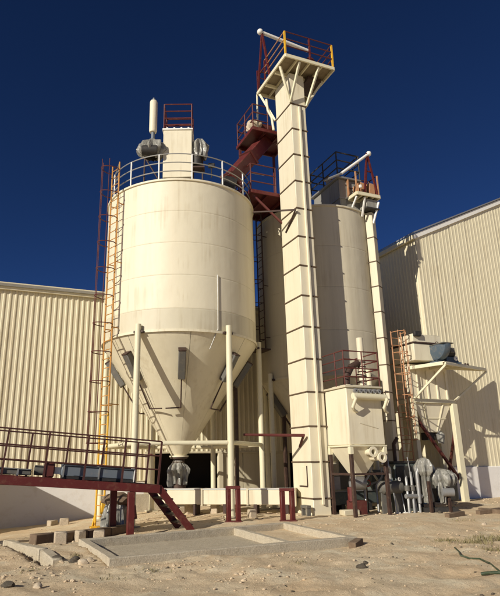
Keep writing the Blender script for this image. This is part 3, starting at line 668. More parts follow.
part('bent_pipe', MB().tube([W(9.0, 17.0, 15.7), W(9.05, 17.0, 15.2), W(9.2, 16.98, 14.9), W(9.25, 16.95, 14.3)], 0.05, 10), 'cream_pipe', tw)
# angle pipes fixed to the left face
part('bracket_pipe', MB().tube([W(TA0-0.01, 16.5, 9.7), W(TA0-0.09, 15.6, 10.2), W(8.1, 16.7, 10.4)], 0.04, 8), 'brown', tw)
part('bracket_pipe', MB().tube([W(TA0-0.01, 16.3, 2.05), W(TA0-0.16, 15.75, 2.38), W(7.35, 16.35, 2.42)], 0.04, 8), 'maroon_dark', tw)

# red service platforms and chute behind the tower
def red_platform(a0, a1, b0, b1, z, label, sides):
    r_ = thing('service_platform', W((a0+a1)/2, (b0+b1)/2, z), label, 'platform')
    platform(r_, a0, a1, b0, b1, z, 'maroon', 'maroon', 2)
    railing(r_, sides, 1.1, (1.0, 0.66, 0.33), 'maroon_dark', r=0.022)
    return r_
p1 = red_platform(8.5, 10.3, 17.3, 18.9, 14.45, 'upper dark red railed platform behind the elevator tower', [W(9.2, 17.33, 14.5), W(8.53, 17.33, 14.5), W(8.53, 18.1, 14.5), W(8.53, 18.87, 14.5), W(10.2, 18.87, 14.5)])
p2 = red_platform(8.15, 10.4, 16.95, 19.2, 11.42, 'lower dark red platform bridging between the silo roofs', [W(9.25, 16.98, 11.5), W(8.18, 16.98, 11.5), W(8.18, 18.1, 11.5), W(8.18, 19.17, 11.5), W(10.3, 19.17, 11.5)])
for aa, bb in ((8.6, 18.8), (10.2, 18.8)):
    part('column', MB().beam(W(aa, bb, 11.5), W(aa, bb, 14.4), 0.09, 0.09), 'maroon_dark', p1)
for aa, bb in ((8.3, 19.1), (10.3, 19.1)):
    part('column', MB().beam(W(aa, bb, 0.1), W(aa, bb, 11.35), 0.12, 0.12), 'brown', p2)
part('strut', MB().beam(W(8.3, 17.1, 11.35), W(TA0, 16.8, 10.2), 0.07, 0.07), 'maroon_dark', p2)
part('light_bar', MB().tube([W(8.7, 18.1, 12.9), W(9.3, 18.0, 12.85)], 0.03, 8), 'white', p2)
dg = thing('chute_drive', W(8.95, 17.8, 14.55), 'dusty gearbox at the head of the red chute, on the upper red platform', 'gearbox')
part('housing', MB().blob(W(8.8, 17.75, 14.85), (0.32, 0.26, 0.26), 12, 0.4, 2.6, 3, True), 'stone', dg)
part('motor', MB().lathe(W(9.25, 17.75, 14.85), [(0.02, -0.35), (0.2, -0.33), (0.2, 0.33), (0.02, 0.35)], 16, axes=(E2, EZ, E1)), 'maroon_dark', dg)
ch = thing('transfer_chute', W(7.3, 16.95, 11.3), 'sloping red square chute running down onto the front silo roof', 'chute')
c0, c1 = W(9.6, 18.15, 14.75), W(7.35, 17.1, 11.75)
cd = (c1-c0).normalized()
part('duct', MB().beam(c0, c0.lerp(c1, 0.52), 0.5, 0.5, bev=0.015), 'maroon', ch)
part('duct', MB().beam(c0.lerp(c1, 0.525), c1, 0.5, 0.5, bev=0.015), 'maroon', ch)
for t in (0.01, 0.52, 0.99):
    q = c0.lerp(c1, t); part('flange', MB().beam(q-cd*0.03, q+cd*0.03, 0.62, 0.62), 'maroon_dark', ch)
part('outlet', MB().frustum(c1+EZ*0.05, (0.5, 0.5), W(7.15, 17.0, 11.1), (0.45, 0.45)), 'dark', ch)

# ------------------------------------------------------------------ second bucket elevator, behind the right edge of silo two
ea = math.radians(-36); er = V((math.cos(ea), math.sin(ea), 0)); et = V((-er.y, er.x, 0)); EAX = (er, et, EZ)
EC = V((C2.x, C2.y, 0))+er*(R2+0.17)
e2 = thing('bucket_elevator', V((EC.x, EC.y, 0.05)), 'shorter bucket elevator showing as a thin strip past the right edge of the far silo', 'elevator')
z2 = [-0.1+1.02*k for k in range(11)]+[11.2]
for k in range(len(z2)-1):
    sec = part('casing_section', MB().box(EC+EZ*((z2[k]+z2[k+1])/2), (0.29, 0.36, z2[k+1]-z2[k]-0.004), EAX, 0.012), 'cream_pale', e2)
    if k < len(z2)-2: part('flange', MB().box(EC+EZ*z2[k+1], (0.325, 0.42, 0.03), EAX), 'seam', sec)
PQ, qa0, qa1, qb0, qb1 = 11.75, 12.44, 13.55, 16.2, 16.8
part('head_section', gbox(12.95, 13.5, 16.32, 16.78, 11.285, PQ-0.09, 0.02), 'housegrey', e2)
part('head_flange', gbox(12.91, 13.54, 16.28, 16.82, 11.225, 11.28), 'dark', e2)
platform(e2, qa0, qa1, qb0, qb1, PQ, 'deck', 'cream_pipe', 3)
for p, q in ((W(12.42, 16.6, 11.2), W(12.5, 16.3, PQ-0.08)), (W(12.88, 16.58, 10.95), W(12.85, 16.26, PQ-0.08)), (EC+er*0.15-et*0.1+EZ*10.7, W(qa1-0.04, qb0+0.06, PQ-0.2))):
    part('strut', MB().beam(p, q, 0.07, 0.07, bev=0.008), 'white', e2)
rp = [W(qa0+0.03, qb0+0.6, PQ+0.06), W(qa0+0.03, qb0+0.03, PQ+0.06), W(qa1-0.03, qb0+0.03, PQ+0.06), W(qa1-0.03, qb1-0.03, PQ+0.06), W(qa0+0.03, qb1-0.03, PQ+0.06)]
for i, p in enumerate(rp): part('guard_post', MB().beam(p, p+EZ*0.9, 0.05, 0.05), 'orange', e2)
for lv in (0.9, 0.45): part('guard_rail', MB().tube([p+EZ*lv for p in rp[2:]], 0.02, 7), 'railbrown', e2)
part('motor_cover', gbox(12.68, 13.05, qb0+0.1, qb0+0.6, PQ+0.1, PQ+0.60, 0.05), 'orange', e2)
part('motor_cover', gbox(13.12, 13.45, qb0+0.1, qb0+0.65, PQ+0.1, PQ+0.64, 0.05), 'orange', e2)
part('gearbox', gbox(13.47, 13.53, qb0+0.15, qb0+0.6, PQ+0.1, PQ+0.42, 0.04), 'boxgrey', e2)
part('lamp', MB().box(W(12.62, qb0-0.02, PQ+0.3), (0.10, 0.10, 0.14), GRID, 0.02), 'white', e2)
ap2 = W(13.12, 16.22, 13.67)
for q in (W(12.85, qb0+0.06, PQ+0.05), W(qa1-0.05, qb0+0.06, PQ+0.05), W(13.2, qb1-0.1, PQ+0.05)): part('hoist_leg', MB().beam(q, ap2, 0.065, 0.065), 'maroon', e2)
part('hoist_crossbar', MB().beam(W(13.0, qb0+0.05, PQ+1.1), W(13.3, qb0+0.05, PQ+1.1), 0.045, 0.045), 'maroon', e2)
part('hoist_boom', MB().tube([ap2+E1*0.1, W(11.81, 16.25, 12.5)], 0.058, 12).blob(ap2+E1*0.1, (0.11, 0.11, 0.11), 1, 0.05, 1, 2), 'white', e2)
part('boom_tail', MB().tube([W(11.81, 16.25, 12.5), W(11.0, 16.3, 12.05)], 0.045, 10), 'steel', e2)

# grey filter house on the far silo roof
rh = thing('roof_house', V((4.9, 21.0, 11.2)), 'grey steel filter house with black rails on the far silo roof', 'filter')
HA0, HA1, HB0, HB1 = 12.08, 13.05, 16.85, 18.75
for k in range(3):
    a0 = HA0+(HA1-HA0)*k/3; part('wall_panel', gbox(a0+0.004, a0+(HA1-HA0)/3-0.004, HB0, HB0+0.05, 11.1, 12.62, 0.006), 'housegrey', rh)
for k in range(3):
    b0 = HB0+0.055+(HB1-HB0-0.11)*k/3; w_ = (HB1-HB0-0.11)/3
    part('wall_panel', gbox(HA0, HA0+0.05, b0+0.004, b0+w_-0.004, 11.1, 12.62, 0.006), 'housegrey', rh)
    part('wall_panel', gbox(HA1-0.05, HA1, b0+0.004, b0+w_-0.004, 11.1, 12.62, 0.006), 'housegrey', rh)
part('wall_panel', gbox(HA0, HA1, HB1-0.05, HB1, 11.1, 12.62), 'housegrey', rh)
part('top_plate', gbox(HA0-0.12, HA1+0.08, HB0-0.12, HB1+0.1, 12.63, 12.71, 0.01), 'steel', rh)
part('flange', gbox(HA0-0.04, HA1+0.04, HB0-0.04, HB1+0.04, 11.75, 11.81), 'steel', rh)
railing(rh, [W(HA0-0.08, HB0-0.08, 12.71), W(HA1+0.04, HB0-0.08, 12.71), W(HA1+0.04, HB1+0.06, 12.71), W(HA0-0.08, HB1+0.06, 12.71), W(HA0-0.08, (HB0+HB1)/2, 12.71)], 1.1, (1.0, 0.66, 0.33), 'dark', r=0.026, close=True)
vt = thing('roof_vent', W(12.4, 18.0, 12.71), 'small rusty vent pipe on top of the grey filter house', 'vent')
part('pipe', MB().lathe(W(12.4, 18.0, 12.71), [(0.12, 0), (0.12, 0.55), (0.02, 0.55)], 16), 'stone', vt)
part('cowl', MB().lathe(W(12.4, 18.0, 13.2), [(0.02, 0.2), (0.18, 0.05), (0.18, 0.0)], 16), 'rust', vt)

# ------------------------------------------------------------------ dust collector
dc = thing('dust_collector', W(10.7, 15.1, 0), 'cream bag filter with pyramid hopper on brown legs, right of the elevator tower', 'dust collector')
DA0, DA1, DB0, DB1, DZ0, DZ1 = 10.03, 11.34, 14.49, 15.70, 2.05, 3.78
part('body', gbox(DA0, DA1, DB0, DB1, DZ0, DZ1, 0.025), 'cream', dc)
part('lid', gbox(DA0-0.05, DA1+0.05, DB0-0.05, DB1+0.05, DZ1+0.002, DZ1+0.07, 0.01), 'cream_dusty', dc)
part('lid_hatch', gbox(DA0+0.15, DA0+0.6, DB0+0.2, DB1-0.2, DZ1+0.072, DZ1+0.13, 0.01), 'cream_dusty', dc)
part('lid_hatch', gbox(DA0+0.68, DA1-0.15, DB0+0.2, DB1-0.2, DZ1+0.072, DZ1+0.13, 0.01), 'cream_dusty', dc)
cx_, cy_ = (DA0+DA1)/2, (DB0+DB1)/2
part('hopper', MB().frustum(W(cx_-0.05, cy_, 1.13), (0.3, 0.3), W(cx_, cy_, DZ0-0.03), (DA1-DA0-0.04, DB1-DB0-0.04)), 'cream_cone', dc)
part('hopper_flange', gbox(DA0-0.03, DA1+0.03, DB0-0.03, DB1+0.03, DZ0-0.045, DZ0-0.003), 'cream_pipe', dc)
for aa in (DA0+0.04, DA1-0.04):
    for bb in (DB0+0.04, DB1-0.04):
        zt_ = DZ0-0.05
        part('leg', MB().beam(W(aa, bb, -0.08), W(aa, bb, zt_-0.22), 0.10, 0.10, bev=0.006), 'brown', dc)
        part('leg_cap', MB().beam(W(aa, bb, zt_-0.22), W(aa, bb, zt_), 0.13, 0.13, bev=0.01), 'cream_pipe', dc)
for z in (1.2,):
    part('cross_bar', MB().beam(W(DA0+0.04, DB0+0.09, z), W(DA0+0.04, DB1-0.09, z), 0.06, 0.06), 'brown', dc)
    part('cross_bar', MB().beam(W(DA0+0.09, DB0+0.04, z), W(DA1-0.09, DB0+0.04, z), 0.06, 0.06), 'brown', dc)
    part('cross_bar', MB().beam(W(DA1-0.04, DB0+0.09, z), W(DA1-0.04, DB1-0.09, z), 0.06, 0.06), 'brown', dc)
mz = DZ1-0.28
part('air_header', MB().tube([W(DA0+0.10, DB0-0.20, mz), W(DA1+0.02, DB0-0.20, mz-0.02)], 0.10, 14), 'cream_pipe', dc)
for sa in (DA0+0.13, DA1-0.02):
    part('elbow', MB().tube([W(sa, DB0-0.22, mz), W(sa, DB0-0.30, mz-0.1), W(sa-0.06, DB0-0.20, mz-0.34), W(sa+0.05, DB0-0.1, mz-0.42), W(sa+0.2, DB0-0.02, mz-0.46)], 0.045, 10), 'cream_pipe', dc)
for k in range(6):
    aa = DA0+0.26+k*0.175; vk = part('pulse_valve', MB().lathe(W(aa, DB0-0.13, mz+0.17), [(0.02, -0.05), (0.07, -0.045), (0.07, 0.045), (0.02, 0.05)], 10, axes=(E1, EZ, E2)), 'steel', dc)
    part('blow_tube', MB().tube([W(aa, DB0-0.18, mz+0.05), W(aa+0.06, DB0-0.13, mz+0.19), W(aa+0.1, DB0-0.02, mz+0.22)], 0.022, 6), 'cream_dusty', vk)
for ax_, az_, bo in ((10.72, 1.84, 0.16), (10.93, 1.68, 0.30)):
    part('inlet_pipe', MB().lathe(W(ax_, DB0+0.3, az_), [(0.095, 0), (0.095, 0.3+bo), (0.155, 0.3+bo), (0.155, 0.34+bo), (0.08, 0.34+bo), (0.08, 0.02)], 20, axes=(E1, EZ, -E2)), 'cream', dc)
railing(dc, [W(DA0, DB1+0.5, DZ1+0.07), W(DA0, DB0+0.5, DZ1+0.07), W(DA0, DB0+0.02, DZ1+0.07), W(DA0+0.7, DB0+0.02, DZ1+0.07), W(DA1, DB0+0.02, DZ1+0.07), W(DA1, DB1, DZ1+0.07)], 1.1, (1.0, 0.75, 0.5, 0.25), 'maroon_dark', r=0.018)
part('strip_bracket', MB().beam(W(10.45, DB0-0.005, 2.7), W(11.1, DB0-0.005, 2.55), 0.02, 0.02), 'cream_dusty', dc)
st = thing('vent_stack', W(11.33, 15.35, 3.85), 'ribbed cream vent stack rising from the dust collector top', 'pipe')
part('pipe', MB().lathe(W(11.33, 15.35, 0), [(0.115, 3.85), (0.115, 5.6), (0.095, 5.62), (0.02, 5.62)], 16), 'cream', st)
for k in range(6): part('band', MB().lathe(W(11.33, 15.35, 0), [(0.115, 3.95+k*0.16), (0.14, 3.96+k*0.16), (0.14, 3.99+k*0.16), (0.115, 4.0+k*0.16)], 16), 'brown', st)
fn = thing('exhaust_duct', W(10.75, 15.25, 3.85), 'dark crooked exhaust duct behind the dust collector rails', 'pipe')
part('duct', MB().tube([W(10.55, 15.2, 3.84), W(10.62, 15.25, 4.25), W(10.9, 15.35, 4.6), W(11.2, 15.35, 4.75)], 0.11, 12), 'brown', fn)
part('flange', MB().lathe(W(10.55, 15.2, 3.86), [(0.12, 0), (0.17, 0), (0.17, 0.03), (0.12, 0.03)], 14), 'brown', fn)

# plant crammed under the dust collector
rv = thing('rotary_valve', W(10.63, 15.1, 0.1), 'grey rotary valve with dark red drive under the dust collector hopper', 'valve')
part('body', MB().lathe(W(10.63, 15.1, 0.92), [(0.02, -0.2), (0.2, -0.2), (0.2, 0.2), (0.02, 0.2)], 16, axes=(E2, EZ, E1)), 'steel', rv)
part('inlet', MB().frustum(W(10.63, 15.1, 0.9), (0.28, 0.28), W(10.63, 15.1, 1.12), (0.34, 0.34)), 'steel', rv)
part('motor', MB().lathe(W(10.45, 15.2, 0.6), [(0.02, -0.22), (0.13, -0.2), (0.13, 0.2), (0.02, 0.22)], 14), 'maroon', rv)
part('stand', gbox(10.4, 10.85, 15.0, 15.45, -0.1, 0.42, 0.02), 'maroon_dark', rv)
bx = thing('control_cabinet', W(10.35, 16.9, 0.1), 'small cream cabinet behind the left legs of the dust collector', 'cabinet')
part('case', gbox(10.1, 10.65, 16.7, 17.1, 0.55, 1.35, 0.015), 'cream', bx)
part('stand', gbox(10.15, 10.6, 16.75, 17.05, -0.05, 0.55), 'dark', bx)
sk = thing('conveyor_skid', W(11.2, 16.1, 0), 'dark green drag conveyor lying low behind the dust collector', 'conveyor')
part('trough', MB().beam(W(10.3, 16.3, 0.42), W(14.2, 16.9, 0.42), 0.55, 0.4, bev=0.02), 'conveyor_green', sk)
part('cover', MB().beam(W(10.3, 16.3, 0.64), W(14.2, 16.9, 0.64), 0.62, 0.04), 'steel', sk)
for t in (0.1, 0.4, 0.7, 0.95):
    p = W(10.3, 16.3, 0.08).lerp(W(14.2, 16.9, 0.08), t); part('foot', MB().box(p, (0.15, 0.6, 0.34), GRID), 'dark', sk)
part('drive', MB().lathe(W(12.2, 16.35, 1.05), [(0.02, -0.3), (0.24, -0.28), (0.24, 0.28), (0.02, 0.3)], 16, axes=(E2, EZ, E1)).box(W(12.2, 16.4, 0.78), (0.5, 0.5, 0.24), GRID), 'conveyor_green', sk)
ps = thing('air_pipework', W(11.6, 15.6, 0), 'tangle of thin cream pipes with a valve behind the right leg of the dust collector', 'pipe')
for k, (aa, bb, zt_) in enumerate(((11.05, 15.35, 1.5), (11.25, 15.6, 1.2), (11.62, 15.5, 1.35), (11.85, 15.7, 1.6))):
    part('pipe', MB().tube([W(aa, bb, -0.05), W(aa, bb, zt_*0.6), W(aa+0.25*(-1)**k, bb, zt_*0.8), W(aa+0.25*(-1)**k, bb, zt_)], 0.035, 8), 'cream_pipe' if k % 2 else 'galv', ps)
part('pipe', MB().tube([W(10.9, 15.45, 0.75), W(11.9, 15.65, 0.95)], 0.03, 8), 'galv', ps)
part('valve_wheel', MB().lathe(W(11.25, 15.45, 0.9), [(0.1, 0), (0.12, 0.01), (0.1, 0.02), (0.08, 0.01), (0.1, 0)], 14, axes=(E1, EZ, -E2)), 'red', ps)
bg = thing('machine_housing', W(12.6, 15.2, 0), 'dark green machine housing behind the thin pale poles', 'machine')
part('case', gbox(11.98, 13.0, 14.98, 15.5, -0.05, 1.5, 0.03), 'conveyor_green', bg)
for k in range(3): part('panel', gbox(12.02+k*0.33, 12.31+k*0.33, 14.95, 14.978, 0.15, 1.4, 0.008), 'dark', bg)
part('lid', gbox(11.94, 13.04, 14.94, 15.54, 1.505, 1.56, 0.01), 'dark', bg)
part('exhaust', MB().tube([W(12.3, 15.3, 1.5), W(12.3, 15.3, 2.1), W(12.45, 15.28, 2.3)], 0.06, 10), 'brown', bg)
ar = thing('air_receiver', W(11.95, 14.6, 0), 'grey horizontal air tank on legs behind the thin pale poles', 'tank')
part('shell', MB().lathe(W(11.75, 14.95, 0.78), [(0.02, -0.45), (0.14, -0.42), (0.2, -0.34), (0.2, 0.34), (0.14, 0.42), (0.02, 0.45)], 20, axes=(E2, EZ, E1)), 'boxgrey', ar)
for q in (11.5, 12.0): part('leg', MB().beam(W(q, 14.95, -0.05), W(q, 14.95, 0.62), 0.28, 0.05), 'boxgrey', ar)
part('outlet', MB().tube([W(11.75, 14.95, 0.95), W(11.75, 14.93, 1.35), W(11.6, 14.9, 1.5), W(11.45, 14.95, 1.5)], 0.05, 10), 'galv', ar)
part('gauge', MB().lathe(W(11.95, 14.78, 1.02), [(0.02, 0.03), (0.06, 0.03), (0.06, 0.0)], 12, axes=(E1, EZ, -E2)), 'white', ar)
pm = thing('pipe_manifold', W(12.2, 14.45, 0), 'grey valve manifold with three risers beside the plastic wrapped blower', 'pipe')
part('header', MB().tube([W(12.02, 14.62, 0.52), W(12.62, 14.62, 0.50)], 0.07, 12), 'steel', pm)
for k, q in enumerate((12.1, 12.3, 12.52)):
    part('riser', MB().tube([W(q, 14.62, -0.05), W(q, 14.62, 0.95+0.12*k), W(q+0.06, 14.7, 1.1+0.12*k)], 0.04, 10), 'galv' if k != 1 else 'steel', pm)
    part('valve', MB().lathe(W(q, 14.62, 0.75), [(0.04, -0.09), (0.085, -0.07), (0.085, 0.07), (0.04, 0.09)], 12), 'boxgrey', pm)
bt = thing('low_pallet', W(10.35, 14.2, 0), 'flat cream timber packing piece on the ground before the dust collector', 'plank')
part('board', MB().box(on_ground(10.25, 15.1, 0.08), (0.55, 0.3, 0.16), GRID, 0.02), 'cream_dusty', bt)
for k, (aa, bb, hh, ln, lab) in enumerate(((11.75, 14.75, 1.75, 0.10, 'leftmost thin pale steel pole right of the dust collector'), (12.1, 14.8, 1.35, 0.12, 'shorter middle pale steel pole right of the dust collector'), (12.5, 14.72, 1.7, 0.16, 'rightmost thin pale steel pole, beside the orange ladder foot'))):
    p = on_ground(aa, bb, -0.05); q = p+V((-0.12+ln*0.3, 0.25, hh))
    tp = thing('steel_prop', p, lab, 'pole', 'pale props behind the dust collector')
    part('tube', T(p, q, 0.019, 10), 'galv', tp); part('foot', MB().box(p+EZ*0.07, (0.14, 0.14, 0.03), GRID), 'white', tp)

# orange caged ladder
LO = W(13.62, 16.24, 0)
lc = thing('caged_ladder', V((LO.x, LO.y, 0.1)), 'weathered orange caged ladder climbing to the canopy hopper', 'ladder')
ladder(lc, LO, E1, -E2, 0.05, 6.25, 0.46, 'orange', cage=(2.2, 6.25), cage_mat='orange', cage_r=0.26, hoop_step=0.8, rung_step=0.28)
for z in (3.2, 5.0):
    for sg in (-1, 1): part('standoff', T(LO+E1*(sg*0.23)+EZ*z, LO+E1*(sg*0.23)+E2*0.3+EZ*z, 0.018), 'orange', lc)

# ------------------------------------------------------------------ canopy hopper, right
hp = thing('feed_hopper', W(15.1, 16.8, 0.1), 'cream feed hopper with a braced cantilever deck, before the right warehouse', 'hopper')
ga0, ga1, gb0, gb1 = 14.05, 16.0, 16.2, 17.05
for aa in (ga0, ga1):
    for bb in (gb0, gb1): part('leg', MB().beam(W(aa, bb, 0.0), W(aa, bb, 3.56), 0.24 if aa == ga1 else 0.17, 0.18, bev=0.01), 'cream_pipe', hp)
for (p, q) in ((W(ga0-0.1, gb0, 3.64), W(ga1+0.1, gb0, 3.64)), (W(ga0-0.1, gb1, 3.64), W(ga1+0.1, gb1, 3.64)), (W(ga0, gb0+0.08, 3.64), W(ga0, gb1-0.08, 3.64)), (W(ga1, gb0+0.08, 3.64), W(ga1, gb1-0.08, 3.64))):
    part('ring_beam', MB().beam(p, q, 0.12, 0.15, bev=0.01), 'cream_pipe', hp)
part('body', gbox(ga0+0.03, ga1-0.05, gb0+0.06, gb1-0.03, 3.725, 5.05, 0.02), 'cream', hp)
for k in range(4):
    aa = ga0+0.35+k*0.46; part('stiffener', gbox(aa, aa+0.05, gb0+0.01, gb0+0.06, 3.73, 4.8), 'cream', hp)
part('head_box', gbox(14.0, 15.35, 15.75, 17.0, 5.1, 5.75, 0.02), 'cream', hp)
part('head_seam', gbox(13.96, 15.39, 15.71, 17.04, 5.755, 5.80), 'brown', hp)
part('head_lid', gbox(14.0, 15.35, 15.75, 17.0, 5.805, 6.12, 0.02), 'cream', hp)
part('lid_handle', gbox(14.0, 14.3, 15.6, 15.74, 6.0, 6.2, 0.02), 'dark', hp)
part('cone', MB().frustum(W(15.0, 16.62, 2.5), (0.62, 0.5), W(15.03, 16.64, 3.56), (1.8, 0.82)), 'cream', hp)
for k in range(2): part('cone_rib', MB().beam(W(14.78+k*0.42, 16.37, 2.55), W(14.6+k*0.9, 16.225, 3.54), 0.05, 0.05), 'cream_pipe', hp)
part('cone_band', MB().frustum(W(15.02, 16.63, 2.98), (1.2, 0.68), W(15.02, 16.63, 3.02), (1.26, 0.70)), 'cream_pipe', hp)
part('outlet', gbox(14.8, 15.2, 16.45, 16.8, 2.22, 2.49), 'dark', hp)
part('torn_sheet', bag(MB(), W(15.32, 16.35, 2.35), [(0.03, 0.2, 0.3), (0.13, 0.08, 0.4), (0.11, -0.12, 0.6), (0.08, -0.25, 0.8)], 5, 4, sy=0.6), 'plastic', hp)
dz_ = 4.9
CN, CR, CQ, CL = W(14.62, 14.95, 4.93), W(18.75, 16.9, 5.18), W(16.05, 16.3, 5.02), W(14.0, 16.3, 4.90)
part('canopy_deck', MB().prism([CL, CQ, CR, CN], EZ*0.03), 'cream', hp)
for p, q in ((CN, CR), (CN, CL), (CR, CQ), (W(15.4, 15.32, 4.96), W(15.1, 16.3, 4.96)), (W(16.4, 15.76, 5.0), W(15.9, 16.3, 5.0))):
    d = (q-p).normalized(); part('canopy_beam', MB().beam(p+d*0.05-EZ*0.055, q-d*0.05-EZ*0.055, 0.07, 0.10, bev=0.008), 'cream_pipe', hp)
part('canopy_strut', MB().beam(CN-EZ*0.11+E1*0.03, W(ga0, gb0-0.07, 3.68), 0.07, 0.07, bev=0.006), 'cream_pipe', hp)
part('canopy_strut', MB().beam(CR-EZ*0.11, W(ga1+0.04, gb0-0.07, 3.68), 0.07, 0.07, bev=0.006), 'cream_pipe', hp)
part('diagonal', MB().beam(W(ga0+0.1, gb0+0.02, 3.0), W(ga1-0.02, gb0+0.1, 0.75), 0.10, 0.08), 'maroon_dark', hp)
part('diagonal', MB().beam(W(ga1+0.02, gb0+0.09, 2.6), W(ga1+0.02, gb1-0.09, 0.8), 0.08, 0.08), 'maroon_dark', hp)
part('diagonal', MB().beam(W(ga0, gb0+0.09, 3.3), W(ga0, gb1-0.09, 1.2), 0.08, 0.08), 'cream_pipe', hp)
for k in range(2): part('clip', gbox(16.7+k*0.12, 16.76+k*0.12, 16.0, 16.05, dz_+0.13, dz_+0.26), 'brown', hp)
fan = thing('fan', W(15.25, 15.6, dz_+0.10), 'blue grey fan with motor sitting on the cantilever deck', 'fan')
part('volute', MB().lathe(W(15.0, 15.6, 5.66), [(0.02, -0.24), (0.32, -0.24), (0.54, -0.14), (0.58, 0.0), (0.54, 0.14), (0.32, 0.24), (0.02, 0.24)], 24, PI, 2*PI, axes=(E2, EZ, E1)), 'fanblue', fan)
part('volute_lid', gbox(14.74, 15.26, 15.02, 16.18, 5.662, 5.70, 0.01), 'boxgrey', fan)
part('base', gbox(14.75, 15.95, 15.45, 15.85, dz_+0.10, dz_+0.17), 'fanblue', fan)
part('pedestal', MB().frustum(W(15.55, 15.65, dz_+0.17), (0.6, 0.36), W(15.55, 15.65, dz_+0.36), (0.5, 0.3)), 'fanblue', fan)
part('motor', MB().lathe(W(15.55, 15.65, 5.42), [(0.02, -0.24), (0.14, -0.22), (0.17, -0.18), (0.17, 0.18), (0.14, 0.22), (0.02, 0.24)], 18, axes=(E2, EZ, E1)), 'dark', fan)
part('terminal_box', gbox(15.45, 15.65, 15.4, 15.5, 5.4, 5.6, 0.015), 'boxgrey', fan)
part('shaft', T(W(15.0, 15.65, 5.42), W(15.32, 15.65, 5.42), 0.05), 'steel', fan)
part('inspection_cap', MB().lathe(W(15.72, 15.48, 5.2), [(0.02, 0.03), (0.09, 0.02), (0.09, -0.1)], 14, axes=(E1, EZ, -E2)), 'white', fan)
part('lifting_eye', MB().tube([W(15.0+0.07*math.cos(t*PI/6), 15.6, 5.76+0.07*math.sin(t*PI/6)) for t in range(12)], 0.014, 6, closed=True), 'brown', fan)
part('damper', gbox(15.85, 16.12, 15.75, 16.05, dz_+0.14, dz_+0.40, 0.03), 'steel', fan)

# wrapped blower and low wall below the hopper
wb = thing('wrapped_blower', V((6.6, 18.4, 0.1)), 'big ground blower shrouded in crumpled grey plastic below the feed hopper', 'blower')
cB = V((6.55, 18.35, 0))
part('shroud', bag(MB(), cB+V((-0.12, 0, 1.36)), [(0.05, 0.30, 0.1), (0.18, 0.24, 0.2), (0.27, 0.06, 0.25), (0.26, -0.12, 0.3), (0.15, -0.26, 0.4), (0.15, -0.6, 0.5), (0.13, -1.05, 0.6)], 7, 3), 'plastic', wb)
part('shroud', bag(MB(), cB+V((0.40, 0.05, 1.1)), [(0.05, 0.22, 0.1), (0.22, 0.18, 0.25), (0.38, 0.04, 0.3), (0.40, -0.1, 0.35), (0.3, -0.3, 0.7)], 9, 7, sy=0.8), 'plastic', wb)
part('loose_sheet', bag(MB(), cB+V((0.30, -0.14, 0.75)), [(0.03, 0.3, 0.3), (0.10, 0.1, 0.5), (0.09, -0.2, 0.8), (0.06, -0.45, 0.9)], 5, 11), 'plastic', wb)
part('outlet_pipe', MB().tube([cB+V((-0.12, 0, 1.3)), cB+V((-0.3, -0.1, 1.45)), cB+V((-0.42, -0.15, 1.2)), cB+V((-0.42, -0.15, 0.3))], 0.06, 12), 'steel', wb)
part('motor', MB().lathe(cB+V((0.45, -0.22, 0.62)), [(0.02, -0.2), (0.13, -0.18), (0.13, 0.18), (0.02, 0.2)], 14, axes=(V((0,1,0)), EZ, V((1,0,0)))), 'steel', wb)
for dx, dy in ((-0.1, -0.2), (0.1, 0.2), (0.5, -0.15), (0.62, 0.2)): part('leg', MB().beam(cB+V((dx, dy, -0.05)), cB+V((dx, dy, 0.95)), 0.08, 0.08), 'brown', wb)
part('base_beam', MB().beam(cB+V((-0.3, 0, 0.1)), cB+V((0.75, 0, 0.1)), 0.3, 0.14), 'dark', wb)
lw_ = thing('dark_bin', W(15.3, 16.5, 0), 'low dark grey steel bin beside the right leg of the feed hopper', 'bin')
part('side', gbox(14.95, 15.95, 16.45, 16.5, 0.05, 0.85, 0.01), 'boxgrey', lw_); part('side', gbox(14.95, 15.95, 17.05, 17.1, 0.05, 0.85, 0.01), 'boxgrey', lw_)
part('end', gbox(14.95, 15.0, 16.505, 17.045, 0.05, 0.85), 'boxgrey', lw_); part('end', gbox(15.9, 15.95, 16.505, 17.045, 0.05, 0.85), 'boxgrey', lw_)
part('floor', gbox(15.0, 15.9, 16.505, 17.045, 0.1, 0.15), 'boxgrey', lw_)

for o_ in (hp, fan, lc, lw_): o_.location += E1*0.44+E2*0.50+EZ*0.09

# ------------------------------------------------------------------ walkway on the left
KS = -0.08
def dkz(a): return 1.37+KS*(a-0.23)
un = (EZ-E1*KS).normalized()
wk = thing('raised_walkway', W(1.0, 14.7, 0), 'sloping maroon steel walkway with brown railings and a short stair, at the left', 'walkway')
FB, BB = 14.08, 15.28
for bb in (FB, BB):
    part('side_beam', MB().beam(W(-6, bb, dkz(-6)-0.10), W(4.0, bb, dkz(4.0)-0.10), 0.07, 0.20, bev=0.006), 'maroon', wk)
part('end_beam', MB().beam(W(4.0, FB+0.04, dkz(4)-0.10), W(4.0, BB-0.04, dkz(4)-0.10), 0.07, 0.19), 'maroon', wk)
a = -5.9
while a < 3.9:
    part('deck_plate', MB().beam(W(a+0.006, (FB+BB)/2, dkz(a)-0.04), W(min(a+0.7, 3.95)-0.006, (FB+BB)/2, dkz(min(a+0.7, 3.95))-0.04), BB-FB-0.09, 0.03), 'brown', wk); a += 0.7
for aa, bb in ((3.28, FB), (3.09, BB), (-2.6, FB), (-2.6, BB)):
    p = on_ground(aa, bb, -0.1)
    part('column', MB().beam(p, W(aa, bb, dkz(aa)-0.205), 0.16, 0.16, bev=0.008), 'maroon', wk)
